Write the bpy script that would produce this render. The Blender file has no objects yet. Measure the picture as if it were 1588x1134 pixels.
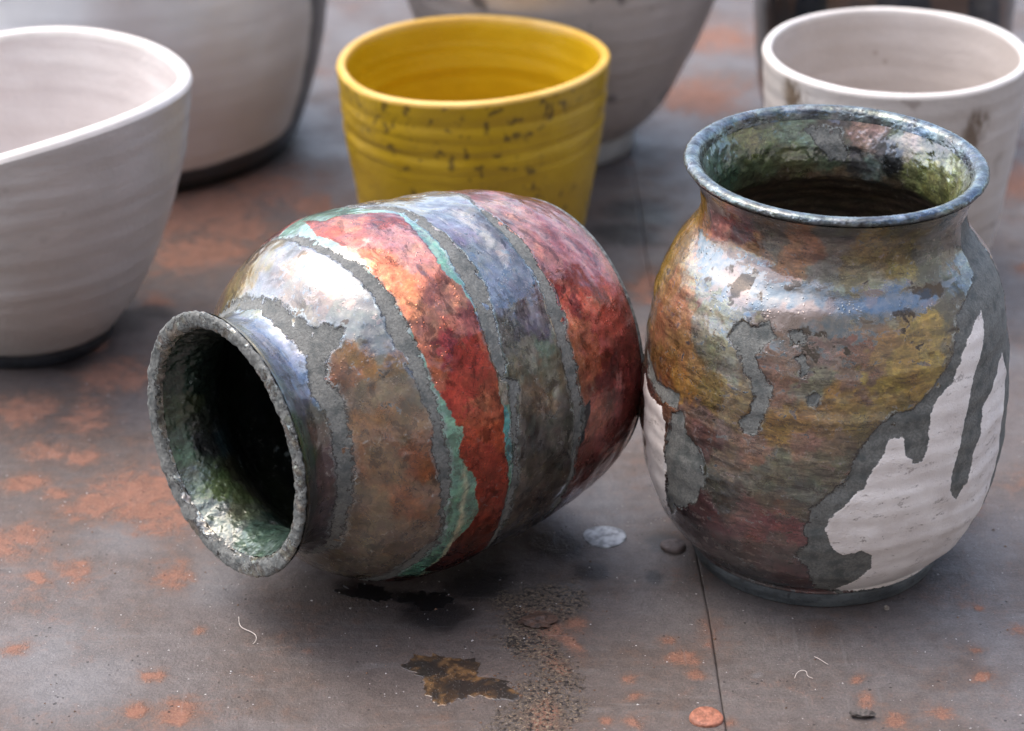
import bpy, bmesh, math, random
import numpy as np
from mathutils import Vector, Matrix
R = math.radians
random.seed(7)
SC = bpy.context.scene
COL = SC.collection

# ------------------------------------------------------------------ camera
cam_d = bpy.data.cameras.new('camera'); cam = bpy.data.objects.new('camera', cam_d); COL.objects.link(cam)
cam.location = (0, 0, 0.40); cam.rotation_euler = (R(90 - 26.318), 0, 0)
cam_d.sensor_width = 36; cam_d.lens = 4088 / 1588 * 36
cam_d.clip_start = 0.01; cam_d.clip_end = 100
cam_d.dof.use_dof = True; cam_d.dof.focus_distance = 0.735; cam_d.dof.aperture_fstop = 13
SC.camera = cam
# ------------------------------------------------------------------ sky, sun, exposure
SUN_EL, SUN_AZ = 64, -62          # azimuth from +Y (away from the camera), positive to the right
w = bpy.data.worlds.new('World'); SC.world = w; w.use_nodes = True
wt = w.node_tree; sky = wt.nodes.new('ShaderNodeTexSky'); sky.sky_type = 'NISHITA'; sky.sun_disc = False
sky.sun_elevation = R(SUN_EL); sky.sun_rotation = R(SUN_AZ); sky.dust_density = 3.2; sky.air_density = .9; sky.ozone_density = .1
wt.links.new(sky.outputs[0], wt.nodes['Background'].inputs[0]); wt.nodes['Background'].inputs[1].default_value = 0.15
sl = bpy.data.lights.new('sun', 'SUN'); sl.energy = .6; sl.angle = R(100); sl.color = (1, .90, .79)
so = bpy.data.objects.new('sun', sl); COL.objects.link(so)
sd = Vector((math.sin(R(SUN_AZ)) * math.cos(R(SUN_EL)), math.cos(R(SUN_AZ)) * math.cos(R(SUN_EL)), math.sin(R(SUN_EL))))
so.rotation_euler = sd.to_track_quat('Z', 'Y').to_euler()
SC.view_settings.view_transform = 'Standard'; SC.view_settings.look = 'None'
SC.view_settings.gamma = 1.0; SC.view_settings.exposure = 1.78
SC.cycles.max_bounces = 8

# surface tables: (angle deg, height or distance from lip mm[, r, g, b]) on each jar, tones partly as lit; (x, y, radius) m on the table
S_COL = [(203.5,112.8,70,50,45),(221.8,112.8,85,60,58),(238.3,113.3,95,88,75),(251.1,113.9,130,88,58),(265.7,115.3,105,97,83),(279.1,115.1,115,95,50),(293.5,115.1,110,95,45),(311.7,112.9,70,75,70),(327.2,112.1,91,85,73),(265.4,118.0,60,58,55),(238.6,116.0,62,52,48),(292.4,117.4,62,60,50),(189.3,99.5,141,105,40),(193.9,106.0,141,92,45),(211.6,106.2,117,90,72),(223.7,106.1,126,90,52),(236.5,106.2,112,85,63),(247.9,106.3,126,82,40),(261.3,105.6,103,100,90),(271.7,105.7,117,105,67),(294.0,106.4,122,110,40),(310.2,104.7,70,80,64),(319.8,103.8,102,101,78),(192.0,90.9,145,112,46),(205.6,95.3,135,133,102),(219.0,97.1,144,143,110),(233.2,98.1,155,153,117),(250.3,99.1,150,160,135),(266.6,99.2,155,165,144),(283.2,99.3,150,148,114),(296.6,99.8,97,96,74),(308.7,99.6,65,65,49),(193.2,79.6,141,100,54),(205.1,86.9,155,115,67),(218.7,84.9,126,115,94),(233.3,92.8,122,110,85),(256.0,94.3,117,95,76),(273.3,95.2,112,95,72),(289.3,94.6,141,115,40),(299.1,93.7,159,130,31),(307.6,93.5,63,63,48),(198.0,69.5,141,100,45),(213.2,75.4,150,112,54),(223.9,81.8,122,121,93),(228.7,76.5,112,110,94),(248.7,86.2,117,90,72),(260.8,89.0,112,85,76),(271.1,87.6,112,72,52),(277.3,89.1,136,102,43),(288.0,86.6,145,118,34),(297.0,81.7,159,132,31),(304.1,82.1,77,76,58),(204.0,66.0,141,92,40),(214.7,68.2,159,112,31),(225.6,71.8,141,115,54),(234.1,72.3,117,98,54),(257.6,78.2,116,115,88),(271.4,78.8,112,85,64),(281.5,80.1,155,128,36),(292.3,77.0,145,118,34),(267.7,74.7,145,112,40),(250.9,75.6,122,88,67),(216.0,60.7,98,70,55),(226.8,62.5,117,92,81),(232.5,66.1,122,100,63),(252.4,68.3,141,106,40),(264.1,69.4,136,106,49),(277.7,69.3,131,110,49),(288.0,71.1,108,92,40),(279.0,63.5,89,78,43),(248.8,64.0,145,112,36),(258.7,62.4,126,92,72),(268.3,61.9,103,85,61),(241.0,58.6,126,95,76),(224.9,55.9,89,62,54),(234.8,52.0,112,95,73),(239.5,55.2,145,105,81),(245.6,50.6,94,95,82),(253.6,51.0,101,100,77),(266.9,53.1,90,89,68),(259.6,46.6,82,88,76),(231.0,44.7,48,48,36),(235.2,39.7,57,53,45),(273.4,57.1,73,72,55),(247.8,47.0,89,90,72),(262.8,57.9,98,88,67),(227.6,32.7,85,50,50),(239.6,37.7,95,65,60),(250.0,42.2,84,75,58),(256.9,42.2,75,68,54),(246.0,34.5,90,50,50),(257.2,34.2,105,55,55),(219.2,22.1,60,45,45),(228.9,17.1,48,38,36),(245.4,22.7,72,52,48),(258.5,19.8,70,42,40),(234.9,11.9,42,36,34),(252.2,26.9,78,62,55),(195.2,60.2,84,65,58),(187.2,67.9,103,90,72)]  # lighter shoulder samples carry the sky highlight in their colour
S_BACK = [(0,20,70,52,48),(0,55,120,90,58),(0,90,120,90,58),(40,20,70,52,48),(40,55,120,90,58),(40,90,120,90,58),(80,20,70,52,48),(80,55,120,90,58),(80,90,120,90,58),(120,20,70,52,48),(120,55,120,90,58),(120,90,120,90,58),(160,20,70,52,48),(160,55,120,90,58),(160,90,120,90,58)]
S_POLY = {'white_right':[(323.0,91.4),(319.1,90.5),(312.3,86.8),(307.8,81.2),(305.6,76.2),(299.6,72.4),(296.8,68.7),(296.7,58.5),(294.8,54.3),(291.4,54.6),(289.1,57.5),(288.0,62.2),(285.2,64.1),(282.8,62.8),(281.6,58.5),(278.7,54.2),(276.8,49.2),(272.6,44.6),(267.0,38.9),(266.2,34.7),(268.5,28.5),(271.9,25.5),(278.1,27.7),(281.8,24.7),(282.4,19.3),(278.5,13.9),(270.7,7.4),(282.3,5.7),(305.2,5.0),(331.4,1.5),(326.8,14.1),(330.2,26.6),(335.7,36.9),(336.5,52.6),(340.3,66.6),(335.6,74.5),(330.7,71.3),(321.6,63.2),(318.0,52.3),(314.4,42.4),(310.6,38.2),(307.1,41.7),(306.9,46.6),(311.0,63.0),(312.2,66.3),(314.7,74.4),(319.2,81.8),(323.0,88.7)],'white_left':[(186.7,61.8),(193.8,57.8),(204.1,57.6),(206.9,54.0),(206.8,46.1),(207.8,38.5),(204.7,25.1),(194.2,19.2)],'bare_left':[(210.0,58.5),(214.9,60.4),(217.8,54.6),(222.4,52.4),(226.8,45.4),(225.8,41.0),(221.2,33.4),(212.6,27.9),(204.4,22.3),(207.1,29.6),(207.5,42.4)],'bare_left_top':[(185.6,68.3),(198.9,63.0),(211.7,64.5),(212.5,60.2),(203.7,59.8),(190.7,61.9)],'bare_mid':[(229.9,90.6),(233.0,92.6),(236.3,91.4),(242.2,92.9),(245.4,90.3),(241.7,87.9),(240.4,84.5),(242.9,80.3),(245.7,77.2),(245.9,71.4),(243.1,62.1),(238.3,61.1),(237.1,64.4),(240.1,68.8),(241.2,74.1),(236.4,78.9),(234.7,83.5),(233.6,84.8),(229.2,87.2)],'b2':[(249.2,92.1),(254.0,92.9),(255.3,90.2),(251.5,88.6)],'b3':[(252.7,85.8),(255.7,86.7),(256.8,84.1),(256.3,80.7),(255.0,80.9),(254.5,83.9)],'b4':[(257.4,75.8),(260.3,76.8),(261.5,75.8),(260.1,73.3),(258.4,73.5)],'_bare_edge':[(334.1,113.5),(334.1,112.0),(331.1,105.6),(330.0,99.4),(317.9,96.5),(309.2,94.1),(308.2,89.2),(306.0,84.2),(303.5,81.7),(297.6,75.9),(291.4,71.2),(284.2,70.6),(280.4,68.1),(275.3,62.0),(273.3,57.7),(271.4,51.6),(263.7,45.2),(260.9,41.8),(260.1,35.9),(261.2,30.0),(257.0,25.6),(262.2,15.4),(264.1,9.6),(275,5.0),(356,5.0),(356,113.5)]}
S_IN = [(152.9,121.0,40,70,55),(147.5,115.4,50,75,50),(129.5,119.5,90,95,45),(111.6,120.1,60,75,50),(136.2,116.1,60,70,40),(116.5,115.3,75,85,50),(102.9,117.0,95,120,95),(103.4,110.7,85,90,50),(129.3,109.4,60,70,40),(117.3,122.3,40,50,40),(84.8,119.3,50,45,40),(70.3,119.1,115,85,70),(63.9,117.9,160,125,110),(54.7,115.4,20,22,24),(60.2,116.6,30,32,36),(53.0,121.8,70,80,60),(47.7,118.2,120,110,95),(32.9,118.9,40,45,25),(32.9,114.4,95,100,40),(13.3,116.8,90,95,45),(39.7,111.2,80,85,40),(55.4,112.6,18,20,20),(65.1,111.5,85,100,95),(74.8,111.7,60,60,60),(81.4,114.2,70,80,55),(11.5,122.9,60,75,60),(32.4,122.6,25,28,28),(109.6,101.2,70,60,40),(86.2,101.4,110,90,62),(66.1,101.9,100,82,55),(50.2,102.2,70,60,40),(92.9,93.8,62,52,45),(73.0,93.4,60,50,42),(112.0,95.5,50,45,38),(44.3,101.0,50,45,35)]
S_INBARE = [(82.0,119.3),(76.8,112.5),(79.5,110.9),(85.8,111.1),(95.2,116.7),(99.4,119.4)]
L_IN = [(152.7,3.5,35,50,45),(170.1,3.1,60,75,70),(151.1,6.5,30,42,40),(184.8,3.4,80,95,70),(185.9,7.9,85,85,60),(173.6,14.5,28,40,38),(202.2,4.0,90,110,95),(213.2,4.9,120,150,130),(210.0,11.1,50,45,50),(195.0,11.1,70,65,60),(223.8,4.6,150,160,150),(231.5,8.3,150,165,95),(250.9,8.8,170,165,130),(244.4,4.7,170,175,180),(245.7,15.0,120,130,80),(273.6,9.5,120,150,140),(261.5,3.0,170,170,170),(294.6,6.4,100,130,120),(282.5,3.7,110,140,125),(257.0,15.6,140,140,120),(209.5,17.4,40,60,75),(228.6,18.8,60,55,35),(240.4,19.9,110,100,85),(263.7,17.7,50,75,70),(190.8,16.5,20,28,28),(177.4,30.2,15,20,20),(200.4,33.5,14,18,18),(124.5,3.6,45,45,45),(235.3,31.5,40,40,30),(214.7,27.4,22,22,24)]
L_LINES = {'A':[(10.9,13.7,17.8),(26.8,13.7,18.1),(37.1,13.0,18.4),(43.1,12.6,17.9),(59.8,16.4,21.0),(85.2,15.6,19.4),(112.5,15.2,19.3),(300.9,17.1,18.1),(319.9,15.9,18.5),(338.7,14.6,18.0),(357.5,14.5,17.8)],'B':[(1.6,35.8,39.5),(9.3,34.3,38.3),(15.9,35.3,38.5),(24.1,34.4,38.3),(30.2,34.2,38.2),(37.4,33.2,37.9),(44.9,32.2,38.2),(51.6,32.8,38.1),(58.8,33.9,38.1),(67.1,34.5,38.0),(79.0,33.4,37.1),(97.1,32.6,35.4),(118.7,35.1,36.8),(310.8,32.6,36.3),(325.4,34.6,38.1),(334.9,37.9,39.9),(343.6,37.4,39.1),(352.7,36.0,39.4)],'C':[(6.5,59.3,61.9),(14.2,59.4,62.1),(22.0,60.6,64.1),(23.9,57.5,60.4),(31.2,57.1,61.8),(37.6,57.6,63.2),(46.4,58.6,64.8),(53.4,59.1,66.6),(62.9,60.1,66.5),(69.7,61.0,66.0),(78.1,61.1,64.7),(89.3,61.1,64.5),(104.6,55.6,58.4),(311.1,60.2,64.5),(324.4,59.1,61.6),(335.2,58.9,61.3),(343.6,58.7,61.5),(349.5,59.1,62.2),(357.9,59.0,61.2)],'D':[(6.2,83.1,86.6),(14.7,82.1,86.4),(23.1,81.9,86.4),(30.7,82.2,86.9),(38.0,82.3,87.9),(46.3,83.8,88.3),(53.9,83.7,87.5),(62.0,83.2,88.1),(71.6,83.1,86.8),(82.5,84.7,85.2),(100.1,89.1,90.9),(322.5,84.2,87.4),(331.5,83.7,86.0),(339.6,84.5,86.5),(349.7,84.0,85.5),(358.0,83.1,86.4)]}
L_POLY = {'bare_shoulder':[(114.9,19.3),(98.8,18.9),(87.2,20.1),(79.3,18.5),(69.7,18.7),(63.9,21.7),(57.5,24.6),(53.6,22.5),(53.2,19.8),(52.5,18.3),(37.2,16.6),(40.1,12.5),(55.9,15.8),(61.4,15.9),(72.0,15.1),(78.5,15.8),(94.8,16.9),(111.2,15.7)],'copper':[(112.4,42.8),(103.1,42.9),(98.5,48.7),(92.9,57.0),(88.4,60.7),(79.1,58.5),(72.2,57.7),(63.7,56.5),(58.5,55.9),(54.2,58.0),(45.9,58.6),(36.9,57.6),(29.8,57.3),(24.5,57.6),(19.3,57.1),(15.3,57.4),(3.7,56.1),(356.8,57.6),(346.1,58.4),(337.2,58.6),(325.8,59.6),(308.7,62.9),(305.6,53.6),(314.8,41.2),(325.1,44.2),(332.7,43.4),(339.4,47.8),(344.5,49.2),(351.1,46.8),(357.1,46.9),(1.2,43.8),(6.2,41.2),(10.2,42.6),(14.1,43.6),(15.2,41.6),(19.7,40.7),(24.9,39.3),(29.5,38.2),(38.3,38.3),(44.8,38.1),(52.4,38.0),(59.0,38.2),(64.3,38.0),(74.5,37.9),(87.1,38.2),(97.2,37.5)],'teal':[(16.4,57.6),(14.7,59.2),(2.8,58.7),(359.0,58.7),(359.6,57.0),(7.8,56.1)],'beige':[(24.5,57.6),(26.6,61.7),(22.3,60.0),(15.8,59.4),(16.4,57.6),(20.4,56.4)],'olive_patch':[(110.2,15.2),(95.5,16.8),(91.5,14.8),(95.7,12.9),(105.5,12.8)],'dark_strip':[(5.7,86.3),(7.3,90.3),(4.0,90.7),(358.3,88.0),(353.5,88.2),(353.1,86.3),(359.0,86.3)]}
L_COL0 = [(140.7,19.1,110,115,90),(84.5,1.8,70,85,50),(69.4,1.4,85,100,70),(61.8,0.1,110,130,120),(51.8,0.4,130,165,175),(63.4,8.5,95,130,180),(54.7,10.7,130,165,225),(47.1,11.5,150,180,230),(82.3,11.7,100,130,175),(41.3,0.9,110,150,160),(31.8,0.1,45,85,55),(35.5,7.9,85,85,100),(20.7,1.0,35,75,35),(22.3,9.5,90,70,60),(9.2,1.8,30,60,35),(3.2,9.8,85,60,65),(349.1,3.5,35,40,38),(343.9,11.6,75,60,65),(320.8,9.2,35,35,38),(324.0,11.8,50,45,50),(31.3,10.4,60,65,55),(355.2,0.0,30,35,32)]
L_COL1 = [(124.8,18.2,120,105,50),(116.3,25.6,115,95,50),(110.4,28.9,130,120,80),(101.0,30.4,165,175,200),(96.9,25.4,150,120,95),(105.4,22.7,165,170,195),(97.2,20.6,180,195,230),(87.2,26.5,175,180,180),(84.1,22.8,200,180,160),(78.5,26.0,190,185,195),(78.6,30.0,175,195,205),(70.6,24.2,215,185,175),(61.3,25.5,170,190,195),(65.0,29.7,170,180,190),(56.0,30.1,165,190,200),(71.0,20.9,200,190,170),(46.2,29.7,160,165,165),(45.4,24.8,125,90,35),(39.3,26.1,130,92,30),(43.5,21.7,110,72,55),(38.8,30.6,120,90,35),(40.0,19.7,130,85,50),(31.6,27.2,140,125,105),(32.4,22.1,150,130,110),(31.3,32.6,150,145,135),(22.8,20.7,125,88,45),(21.0,25.4,118,85,55),(21.2,31.2,110,85,60),(6.7,18.4,110,80,55),(6.8,24.3,105,85,65),(6.3,29.6,130,78,45),(12.4,32.4,135,95,75),(349.1,20.9,95,82,65),(351.9,28.2,120,78,50),(356.6,33.5,115,90,75),(327.4,21.9,85,75,58),(334.2,28.9,88,75,65),(310.5,22.7,60,55,45),(316.5,28.6,65,58,48)]  # upper samples keep the pale sky reflection in their tone
L_COL2 = [(98.5,40.4,120,55,50),(93.9,46.4,200,130,115),(86.5,54.7,110,45,45),(82.4,42.9,130,80,85),(78.7,47.0,190,140,150),(77.0,52.4,185,150,170),(67.0,50.0,195,150,155),(68.5,42.4,220,135,95),(59.6,43.3,240,165,110),(57.2,48.2,235,150,115),(51.3,51.3,240,170,130),(49.7,44.1,235,160,110),(45.2,50.2,225,135,105),(45.0,40.0,230,150,110),(43.0,56.9,200,110,95),(37.0,38.8,215,130,90),(38.6,45.1,150,45,40),(35.0,49.8,140,40,38),(30.3,40.2,215,135,115),(27.4,43.1,145,42,42),(29.2,49.8,100,35,32),(24.4,52.6,90,45,35),(21.2,50.6,170,110,85),(20.1,41.3,150,50,48),(16.6,52.9,110,60,45),(14.4,47.1,130,65,45),(8.5,53.9,165,80,45),(9.0,45.4,160,70,50),(1.8,49.2,150,62,50),(352.2,51.9,150,66,52),(342.6,51.3,150,75,60),(331.5,50.2,135,72,60),(320.1,46.1,120,60,55),(313.3,42.9,90,45,45)]  # bright copper above, dark red below: sky reflection kept in the colour
L_COL3 = [(100.9,69.6,140,120,95),(95.8,75.2,130,125,125),(86.9,75.8,110,100,110),(88.7,65.5,175,165,150),(78.8,72.2,160,165,190),(79.0,77.1,175,170,175),(73.2,77.6,165,165,185),(72.1,69.7,165,150,190),(62.9,70.3,165,165,170),(63.6,78.0,150,150,165),(59.0,65.2,150,165,190),(56.2,75.5,130,145,175),(50.6,69.5,150,170,215),(48.9,75.9,130,125,150),(42.7,69.8,140,170,220),(41.9,76.9,120,110,130),(35.7,68.7,75,85,100),(33.2,62.8,90,95,100),(33.9,75.4,90,90,120),(27.4,76.6,110,140,135),(27.2,70.2,115,120,115),(23.1,63.9,110,110,100),(20.8,78.3,120,125,115),(16.6,72.2,140,115,90),(16.2,67.1,105,100,95),(9.2,76.1,80,80,78),(3.7,68.1,75,75,76),(355.2,78.7,70,68,65),(351.1,66.3,72,64,55),(347.2,74.8,60,52,45),(345.5,62.4,70,60,50),(340.4,72.7,80,62,48),(333.9,68.6,68,56,45),(319.4,67.8,55,48,42)]  # lighter upper tones include the reflected sky
L_COL4 = [(93.4,92.5,110,55,65),(88.6,103.6,165,95,88),(78.0,108.8,160,90,85),(86.5,92.2,215,150,130),(75.0,91.1,225,160,140),(66.1,92.3,220,150,130),(64.8,101.8,165,85,78),(57.5,91.4,185,110,95),(56.3,98.6,190,110,100),(55.2,106.3,165,85,78),(49.8,91.6,200,125,110),(46.1,97.6,130,60,62),(40.4,91.5,140,52,55),(44.7,105.4,165,85,80),(35.3,94.5,125,50,55),(36.9,107.2,160,75,75),(26.8,93.6,150,85,70),(21.7,89.1,175,115,85),(27.3,99.7,165,75,78),(29.1,110.0,155,70,75),(22.1,94.9,175,100,75),(17.4,102.7,110,45,48),(15.2,108.8,150,65,68),(15.5,88.9,150,95,75),(13.2,95.7,95,35,38),(7.6,104.3,150,62,65),(7.9,92.1,165,95,82),(357.9,104.3,140,60,60),(358.2,93.5,155,90,75),(345.9,88.3,120,62,55),(347.4,99.8,125,60,58),(337.6,96.9,90,42,42),(326.6,93.1,80,42,40)]  # upper side coloured brighter, as it mirrors the sky
RUST = [(-0.1191,0.7169,0.0126),(-0.1263,0.7107,0.0081),(-0.1038,0.6968,0.0075),(-0.1096,0.7047,0.006),(-0.1324,0.6719,0.0043),(-0.1421,0.6675,0.0023),(-0.1424,0.687,0.0059),(-0.1502,0.6813,0.0069),(-0.1649,0.7736,0.0065),(-0.1527,0.751,0.0063),(-0.1416,0.7466,0.0053),(-0.1427,0.7974,0.0088),(-0.1301,0.7925,0.0061),(-0.1436,0.7736,0.0065),(-0.1529,0.7273,0.0052),(-0.1422,0.7169,0.0041),(-0.116,0.9423,0.0202),(-0.1303,0.936,0.0151),(-0.0951,0.9618,0.0179),(-0.1192,0.9023,0.0146),(-0.1042,0.9235,0.0124),(-0.0789,0.9488,0.0101),(-0.1035,0.6701,0.0042),(-0.0939,0.6432,0.0022),(-0.0903,0.5956,0.0044),(-0.1018,0.5972,0.0025),(-0.1014,0.6146,0.0029),(0.0507,0.6245,0.0047),(0.0485,0.6346,0.0026),(0.0536,0.6146,0.0029),(0.0341,0.6172,0.0029),(0.0364,0.6075,0.0025),(0.0375,0.595,0.0035),(0.061,0.595,0.0021),(0.1307,0.6291,0.0022),(0.133,0.6153,0.0029),(0.099,0.6146,0.0025),(0.1025,0.6066,0.0032),(0.1093,0.5987,0.0032),(0.1193,0.6012,0.0032),(0.0103,0.6432,0.0056),(0.0157,0.6363,0.0055),(0.025,0.6397,0.0046),(0.1431,0.6432,0.0038),(0.0424,0.8705,0.0038),(0.0431,0.8594,0.0037),(0.2009,0.9752,0.0118),(0.1993,0.9889,0.008),(0.0795,1.0702,0.0168),(0.096,1.1455,0.0179),(0.1315,0.6519,0.0019),(0.0063,0.5956,0.007),(0.147,0.7128,0.0024),(0.055,0.8223,0.0031),(-0.0515,0.7644,0.0002),(0.0289,0.5956,0.0025),(0.0202,0.6312,0.0037),(0.0101,0.6212,0.0043),(-0.1425,0.6312,0.0037),(-0.1504,0.8198,0.0045),(-0.1307,0.8594,0.0059),(0.1883,0.8876,0.0049)]
SHADE_SOOT = [(-0.0251,0.6555,0.0064),(-0.043,0.6591,0.0057),(-0.0064,0.6664,0.0114),(0.0147,0.6832,0.0097),(0.0076,0.6432,0.0041),(0.0469,0.6719,0.0042),(0.0259,0.6701,0.0057),(0.054,0.9423,0.015),(0.0408,0.9235,0.0123),(-0.1463,0.8379,0.0138),(-0.1317,0.8485,0.0093),(-0.1626,0.8122,0.0135),(-0.0174,0.6449,0.0111),(0.0498,0.689,0.0066),(0.0011,0.6312,0.0029)]  # mostly shadow painted under the pots, with some soot and damp
PALE_SHEEN = [(0.0293,0.7169,0.0121),(0.0329,0.7047,0.0079),(-0.1028,0.8122,0.0267),(-0.1155,0.689,0.0118),(-0.1334,0.6312,0.0223),(-0.1196,0.6114,0.0217),(0.0723,0.6146,0.0018),(-0.0879,0.6664,0.0153),(0.1462,0.7466,0.0168),(0.1719,0.8122,0.0135),(-0.0748,1.1455,0.0178),(0.0878,1.111,0.0145),(0.0199,0.6591,0.0057)]  # paler patches painting the sky's sheen on worn steel


# ------------------------------------------------------------------ numpy noise
def _hash(ix, iy, iz, seed):
    h = (ix.astype(np.uint32) * np.uint32(374761393) + iy.astype(np.uint32) * np.uint32(668265263)
         + iz.astype(np.uint32) * np.uint32(2147483647) + np.uint32(seed * 974711 + 17))
    h = (h ^ (h >> np.uint32(13))) * np.uint32(1274126177)
    h = (h ^ (h >> np.uint32(16))) * np.uint32(2246822519)
    return h ^ (h >> np.uint32(13))
def noise(P, s, seed=0):
    """value noise in -1..1; P is N x 3"""
    Q = P * s + 1000.0
    I = np.floor(Q).astype(np.int64); F = Q - I; F = F * F * F * (F * (F * 6 - 15) + 10)
    out = np.zeros(len(P))
    for dx in (0, 1):
        wx = F[:, 0] if dx else 1 - F[:, 0]
        for dy in (0, 1):
            wy = F[:, 1] if dy else 1 - F[:, 1]
            for dz in (0, 1):
                wz = F[:, 2] if dz else 1 - F[:, 2]
                out += wx * wy * wz * (_hash(I[:, 0] + dx, I[:, 1] + dy, I[:, 2] + dz, seed) / 4294967295.0 * 2 - 1)
    return out
def fbm(P, s, seed=0, oct=4, g=.5):
    a = 1; t = 0; o = np.zeros(len(P))
    for k in range(oct):
        o += a * noise(P, s, seed + k * 31); t += a; a *= g; s *= 2.03
    return o / t * 1.7
def sstep(a, b, x):
    t = np.clip((x - a) / (b - a), 0, 1); return t * t * (3 - 2 * t)
def cr(x, xp, yp):
    """monotone cubic through the profile points"""
    xp = np.asarray(xp, float); yp = np.asarray(yp, float); h = np.diff(xp); d = np.diff(yp) / h
    m = np.zeros_like(yp); m[0] = d[0]; m[-1] = d[-1]
    for i in range(1, len(yp) - 1):
        m[i] = 0 if d[i-1] * d[i] <= 0 else np.sign(d[i]) * min((h[i-1] + h[i]) / (h[i-1] / abs(d[i]) + h[i] / abs(d[i-1])), 2.5 * min(abs(d[i-1]), abs(d[i])))
    x = np.clip(x, xp[0], xp[-1]); i = np.clip(np.searchsorted(xp, x, side='right') - 1, 0, len(h) - 1)
    t = (x - xp[i]) / h[i]
    return yp[i]*(1+2*t)*(1-t)**2 + h[i]*m[i]*t*(1-t)**2 + yp[i+1]*t*t*(3-2*t) + h[i]*m[i+1]*t*t*(t-1)
def lin(c):
    c = np.asarray(c, float) / 255.0
    return np.where(c <= .04045, c / 12.92, ((c + .055) / 1.055) ** 2.4)
def poly_sdf(px, py, poly):
    """signed distance, positive inside"""
    poly = np.asarray(poly, float); d = np.full(len(px), 1e9); ins = np.zeros(len(px), bool)
    n = len(poly)
    for i in range(n):
        ax, ay = poly[i]; bx, by = poly[(i + 1) % n]
        ex, ey = bx - ax, by - ay; wx, wy = px - ax, py - ay
        t = np.clip((wx * ex + wy * ey) / (ex * ex + ey * ey + 1e-12), 0, 1)
        d = np.minimum(d, (wx - ex * t) ** 2 + (wy - ey * t) ** 2)
        c = ((ay > py) != (by > py)) & (px < (bx - ax) * (py - ay) / (by - ay + 1e-12) + ax)
        ins ^= c
    return np.where(ins, 1, -1) * np.sqrt(d)

# ------------------------------------------------------------------ object helpers
def tag(o, label=None, cat=None, group=None, kind=None):
    if label: o['label'] = label
    if cat: o['category'] = cat
    if group: o['group'] = group
    if kind: o['kind'] = kind
    return o
def empty(name, loc=(0, 0, 0), mat=None):
    o = bpy.data.objects.new(name, None); COL.objects.link(o); o.empty_display_size = .02
    if mat is not None: o.matrix_world = mat
    else: o.location = loc
    return o
def grid_mesh(name, V, ny, nx, wrap, mat, parent=None, attrs=None, flip=False):
    """V: (ny*nx) x 3 vertices in rows; wrap joins the last column to the first"""
    me = bpy.data.meshes.new(name)
    cx = nx if wrap else nx - 1
    j, i = np.meshgrid(np.arange(ny - 1), np.arange(cx), indexing='ij')
    a = j * nx + i; b = j * nx + (i + 1) % nx; c = (j + 1) * nx + (i + 1) % nx; d = (j + 1) * nx + i
    q = np.stack([a, b, c, d] if not flip else [a, d, c, b], -1).reshape(-1)
    nf = len(q) // 4
    me.vertices.add(len(V)); me.vertices.foreach_set('co', np.ascontiguousarray(V, dtype=np.float32).ravel())
    me.loops.add(len(q)); me.loops.foreach_set('vertex_index', q.astype(np.int32))
    me.polygons.add(nf); me.polygons.foreach_set('loop_start', np.arange(0, nf * 4, 4, dtype=np.int32))
    me.polygons.foreach_set('use_smooth', np.ones(nf, bool))
    for k, v in (attrs or {}).items():
        if v.ndim == 2:
            at = me.attributes.new(k, 'FLOAT_COLOR', 'POINT')
            at.data.foreach_set('color', np.ascontiguousarray(np.concatenate([v, np.ones((len(v), 1))], 1), dtype=np.float32).ravel())
        else:
            at = me.attributes.new(k, 'FLOAT', 'POINT'); at.data.foreach_set('value', np.ascontiguousarray(v, dtype=np.float32))
    me.update(calc_edges=True); me.validate()
    me.materials.append(mat)
    o = bpy.data.objects.new(name, me); COL.objects.link(o)
    if parent: o.parent = parent
    return o

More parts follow.
